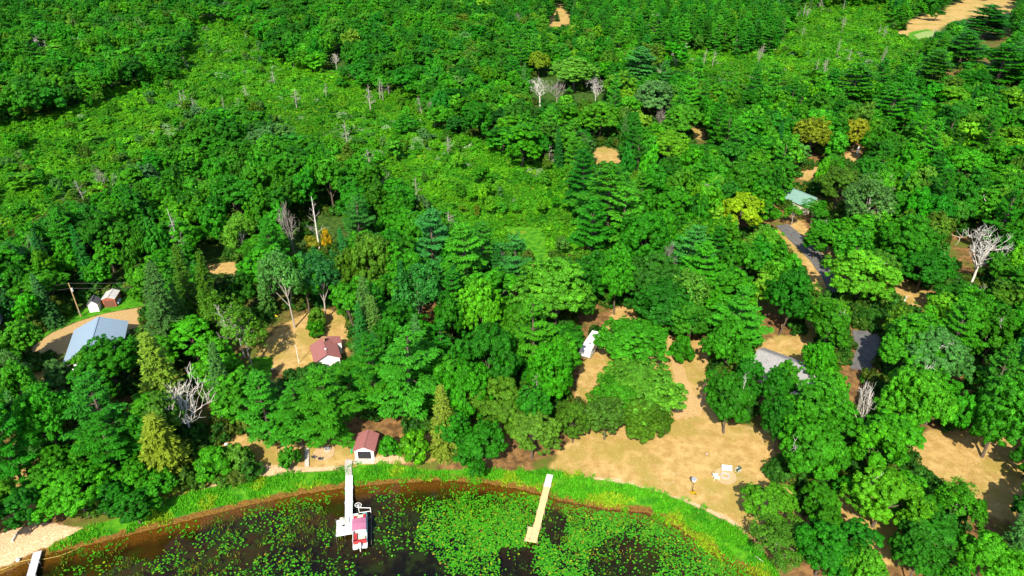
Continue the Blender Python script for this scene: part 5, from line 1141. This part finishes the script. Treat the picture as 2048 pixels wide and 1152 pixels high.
# patio left of the boathouse
p = at(648, 907, 0); m = MB(); m.cyl((p.x, p.y), 2.0, .08, .135, 28); tag(m.build('patio', mat('patio_stone', (.50, .33, .17), .95, var=.15, scale=3), None), kind='structure'); fire_ring((p.x + .5, p.y + .9, .135), .62, 'stone fire ring on the round patio left of the boathouse', 11)
p = at(628, 917, .1); chair((p.x, p.y, .1), rad(150), 'dark chair at the left rim of the round patio', BLACK, STEEL); p = at(641, 920, .1); chair((p.x, p.y, .1), rad(175), 'dark chair at the lake side of the round patio', BLACK, STEEL)
def walk():
    a = at(614, 897, 0); b_ = at(614, 934, 0); e = empty('walkway', a, math.atan2(b_.x - a.x, -(b_.y - a.y)), 'straight pale concrete walk left of the round patio', 'walkway'); L = (b_ - a).length; n = 5
    for k in range(n): m = MB(); m.box((0, -L * (k + .5) / n, .11), (.75, L / n - .05, .14)); m.build('slab', CONC, e)
walk()
def steps():
    a = at(697, 922, .1); b_ = Vector((-29.45, 89.75, .1)); n = 7; e = empty('shore_steps', (a.x, a.y, 0), 0, 'grey stone steps leading down from the boathouse to the white dock', 'steps'); rr = np.random.default_rng(3)
    for k in range(n):
        q = a.lerp(b_, k / (n - 1)) - Vector((a.x, a.y, 0)); m = MB(); m.box((q.x + float(rr.normal()) * .05, q.y, .13 - .01 * k), (1.35 - .04 * k, .52, .2), Matrix.Rotation(float(rr.normal()) * .06, 3, 'Z')); m.build('step', STONE, e)
steps()
def kayak(px, py, rz, m_, label, L=2.6):
    p = at(px, py, 0); e = empty('kayak', p, rz, label, 'kayak'); m = MB(); n = 9; k = 10; vs = []; fs = []
    for i in range(n):
        t = i / (n - 1); wd = .36 * math.sin(math.pi * (.04 + .92 * t)) ** .7
        for j in range(k): a = 2 * math.pi * j / k; vs.append((wd * math.cos(a), (t - .5) * L, .22 + .2 * math.sin(a) * (wd / .36) + .08 * (2 * t - 1) ** 2))
    for i in range(n - 1):
        for j in range(k): fs.append((i * k + j, i * k + (j + 1) % k, (i + 1) * k + (j + 1) % k, (i + 1) * k + j))
    fs += [tuple(reversed(range(k))), tuple(range((n - 1) * k, n * k))]; m.add(vs, fs); m.build('hull', m_, e); m = MB(); m.ring((0, -.1, .41), .24, .04, 'z', 14, 5); m.build('cockpit_rim', BLACK, e)
kayak(706, 899, rad(-4), GREENP, 'bright green kayak leaning along the left wall of the boathouse')
kayak(548, 632, rad(60), YEL, 'yellow kayak lying at the edge of the cabin lawn', 3.0)
def grill(px, py, rz, m_, label):
    p = at(px, py, 0); e = empty('picnic_table', p, rz, label, 'table'); m = MB(); m.box((0, 0, .74), (1.7, .75, .05)); m.build('tabletop', m_, e)
    for s in (-1, 1):
        m = MB(); m.box((0, s * .68, .45), (1.7, .26, .045)); m.build('bench', m_, e); m = MB(); m.bar((s * .6, -.6, 0), (s * .6, .3, .71), .09, .05); m.bar((s * .6 + .06, .6, 0), (s * .6 + .06, -.3, .71), .09, .05); m.build('trestle', POLEWOOD, e)
grill(570, 886, rad(20), mat('grey_blue_boards', (.33, .47, .50), .8), 'blue-grey picnic table under the pines left of the concrete walk')
def barrel(px, py, m_, label, name='barrel', r=.35, h=.9):
    p = at(px, py, 0); e = empty(name, p, 0, label, name.replace('_', ' ')); m = MB(); m.tube([(0, 0, 0), (0, 0, h * .5), (0, 0, h)], [r * .9, r, r * .9], 14); m.build('body', m_, e); m = MB(); m.ring((0, 0, h), r * .86, .035, 'z', 14, 5); m.build('rim', STEEL, e)
barrel(347, 712, BLUE, 'blue barrel under the trees right of the yellowish spruce')
def kettle(px, py):
    p = at(px, py, 0); e = empty('charcoal_grill', p, 0, 'black and white kettle grill on the bare ground by the left bank', 'grill'); m = MB(); m.tube([(0, 0, .62), (0, 0, .75), (0, 0, .95), (0, 0, 1.08), (0, 0, 1.12)], [.14, .32, .34, .2, .05], 12); m.build('kettle', OFFWHITE, e)
    for k in range(3): a = k * 2.1; m = MB(); m.bar((.36 * math.cos(a), .36 * math.sin(a), 0), (.16 * math.cos(a), .16 * math.sin(a), .7), .04, .04); m.build('leg', BLACK, e)
kettle(454, 895)
for (px, py, r_, lb) in ((546, 741, .45, 'tan stump on the cabin lawn left of the pines'), (571, 748, .35, 'pale stump at the lower edge of the cabin lawn')):
    p = at(px, py, 0); e = empty('tree_stump', p, 0, lb, 'stump'); m = MB(); m.tube([(0, 0, -.1), (0, 0, .15), (0, 0, .45)], [r_ * 1.25, r_, r_ * .92], 12); m.build('bark', BARK, e); m = MB(); m.cyl((0, 0), r_ * .86, .45, .47, 12); m.build('cut_face', mat('cut_wood', (.60, .42, .24), .8), e)

# poles and wires
def upole():
    p = at(162, 633, 0); e = empty('utility_pole', p, 0, 'leaning-looking wooden utility pole with transformer by the gravel drive', 'utility pole')
    m = MB(); m.tube([(0, 0, -.5), (0, 0, 9.6)], [.17, .12], 10); m.build('pole', POLEWOOD, e); m = MB(); m.cyl((.36, -.1), .24, 7.3, 8.2, 12); o = m.build('transformer', mat('transformer_grey', (.5, .52, .54), .5), e); m = MB(); m.tube([(.36, -.1, 8.2), (.36, -.1, 8.42)], .05, 8); m.build('bushing', BROWN, o)
    m = MB(); m.box((.18, 0, 7.75), (.2, .08, .1)); m.build('bracket', STEEL, e); m = MB(); m.box((.1, -.2, 1.5), (.3, .2, .55)); m.build('meter_box', STEEL, e)
    top = p + Vector((0, 0, 9.5))
    for k, (dz_, lb) in enumerate(((0, 'upper black power line running past the utility pole'), (-1.4, 'lower black power line running past the utility pole'))):
        m = MB(); t = top + Vector((0, 0, dz_)); L = Vector((-60, -14 + 0, -.3)); R_ = Vector((45, 6, -.2)); pts = []
        for i in range(13): q = i / 12; pts.append(t + L * (1 - q) + Vector((0, 0, -1.2 * 4 * q * (1 - q))))
        for i in range(1, 11): q = i / 10; pts.append(t + R_ * q + Vector((0, 0, -1.0 * 4 * q * (1 - q))))
        m.tube(pts, .035, 5); tag(m.build('power_line', mat('wire', (.05, .05, .05), .5), None), lb, 'power line', 'power lines')
upole()
def flagpole(px, py, h):
    p = at(px, py, 0); e = empty('yard_pole', p, 0, 'thin white pole standing left of the cabin', 'pole'); m = MB(); m.tube([(0, 0, -.2), (0, 0, h)], [.07, .05], 8); m.build('shaft', WHITE, e); m = MB(); m.tube([(0, 0, h), (0, 0, h + .14)], [.09, .05], 8); m.build('cap', STEEL, e)
flagpole(598, 727, 5.0)
# fallen white trunk, driftwood, statue, buoy, rope
def log(pts, rs, name, label, m_=DEADWOOD, cat='log'): m = MB(); m.tube(pts, rs, 8); return tag(m.build(name, m_, None), label, cat)
p = at(1765, 610, .2); q = at(1806, 607, .3); r_ = at(1814, 592, 1.2); log([p, p.lerp(q, .5) + Vector((0, .3, .1)), q, r_], [.2, .22, .25, .12], 'fallen_log', 'fallen white trunk with a raised end beside the broad lime oak')
p = at(1511, 1112, -.1); q = at(1527, 1124, -.1); log([p, q], [.06, .05], 'driftwood', 'white stick lying on the brown mud at the lake corner')
p = at(470, 990, -.3); q = at(488, 984, -.2); log([p, q], [.09, .07], 'driftwood', 'pale driftwood on the left bank grass')
p = at(24, 1083, .1); q = at(34, 1066, .1); log([p, q], [.22, .15], 'driftwood', 'grey log on the sandy beach')
def statue():
    p = at(1714, 308, 0); e = empty('yard_statue', p, 0, 'white yard statue in the small sandy gap among golden trees', 'statue'); m = MB(); m.box((0, 0, .3), (1.2, 1.2, .6)); m.build('pedestal', CONC, e)
    m = MB(); m.tube([(0, 0, .6), (0, 0, 1.4), (0, 0, 2.2), (0, 0, 2.6)], [.55, .45, .5, .25], 10); m.tube([(0, 0, 2.6), (0, 0, 2.85), (0, 0, 3.1)], [.2, .3, .1], 10); m.build('figure', WHITE, e)
statue()
def buoy():
    p = at(37, 1122, -.4); e = empty('buoy', p, 0, 'white round buoy at the edge of the sandy beach', 'buoy'); m = MB(); m.tube([(0, 0, 0), (0, 0, .1), (0, 0, .32), (0, 0, .5), (0, 0, .56)], [.12, .26, .32, .2, .05], 12); m.build('ball', WHITE, e); m = MB(); m.ring((0, 0, .6), .07, .02, 'y', 10, 5); m.build('eye', STEEL, e)
    m = MB(); a = [(0, 1141), (18, 1134), (37, 1124), (60, 1119), (90, 1118), (118, 1112), (150, 1100), (165, 1090)]; m.tube([at(x, y, -.44) for x, y in a], .035, 5); tag(m.build('rope', mat('yellow_rope', (.55, .42, .10), .8), None), 'yellow rope floating in a curve off the sandy beach', 'rope')
buoy()
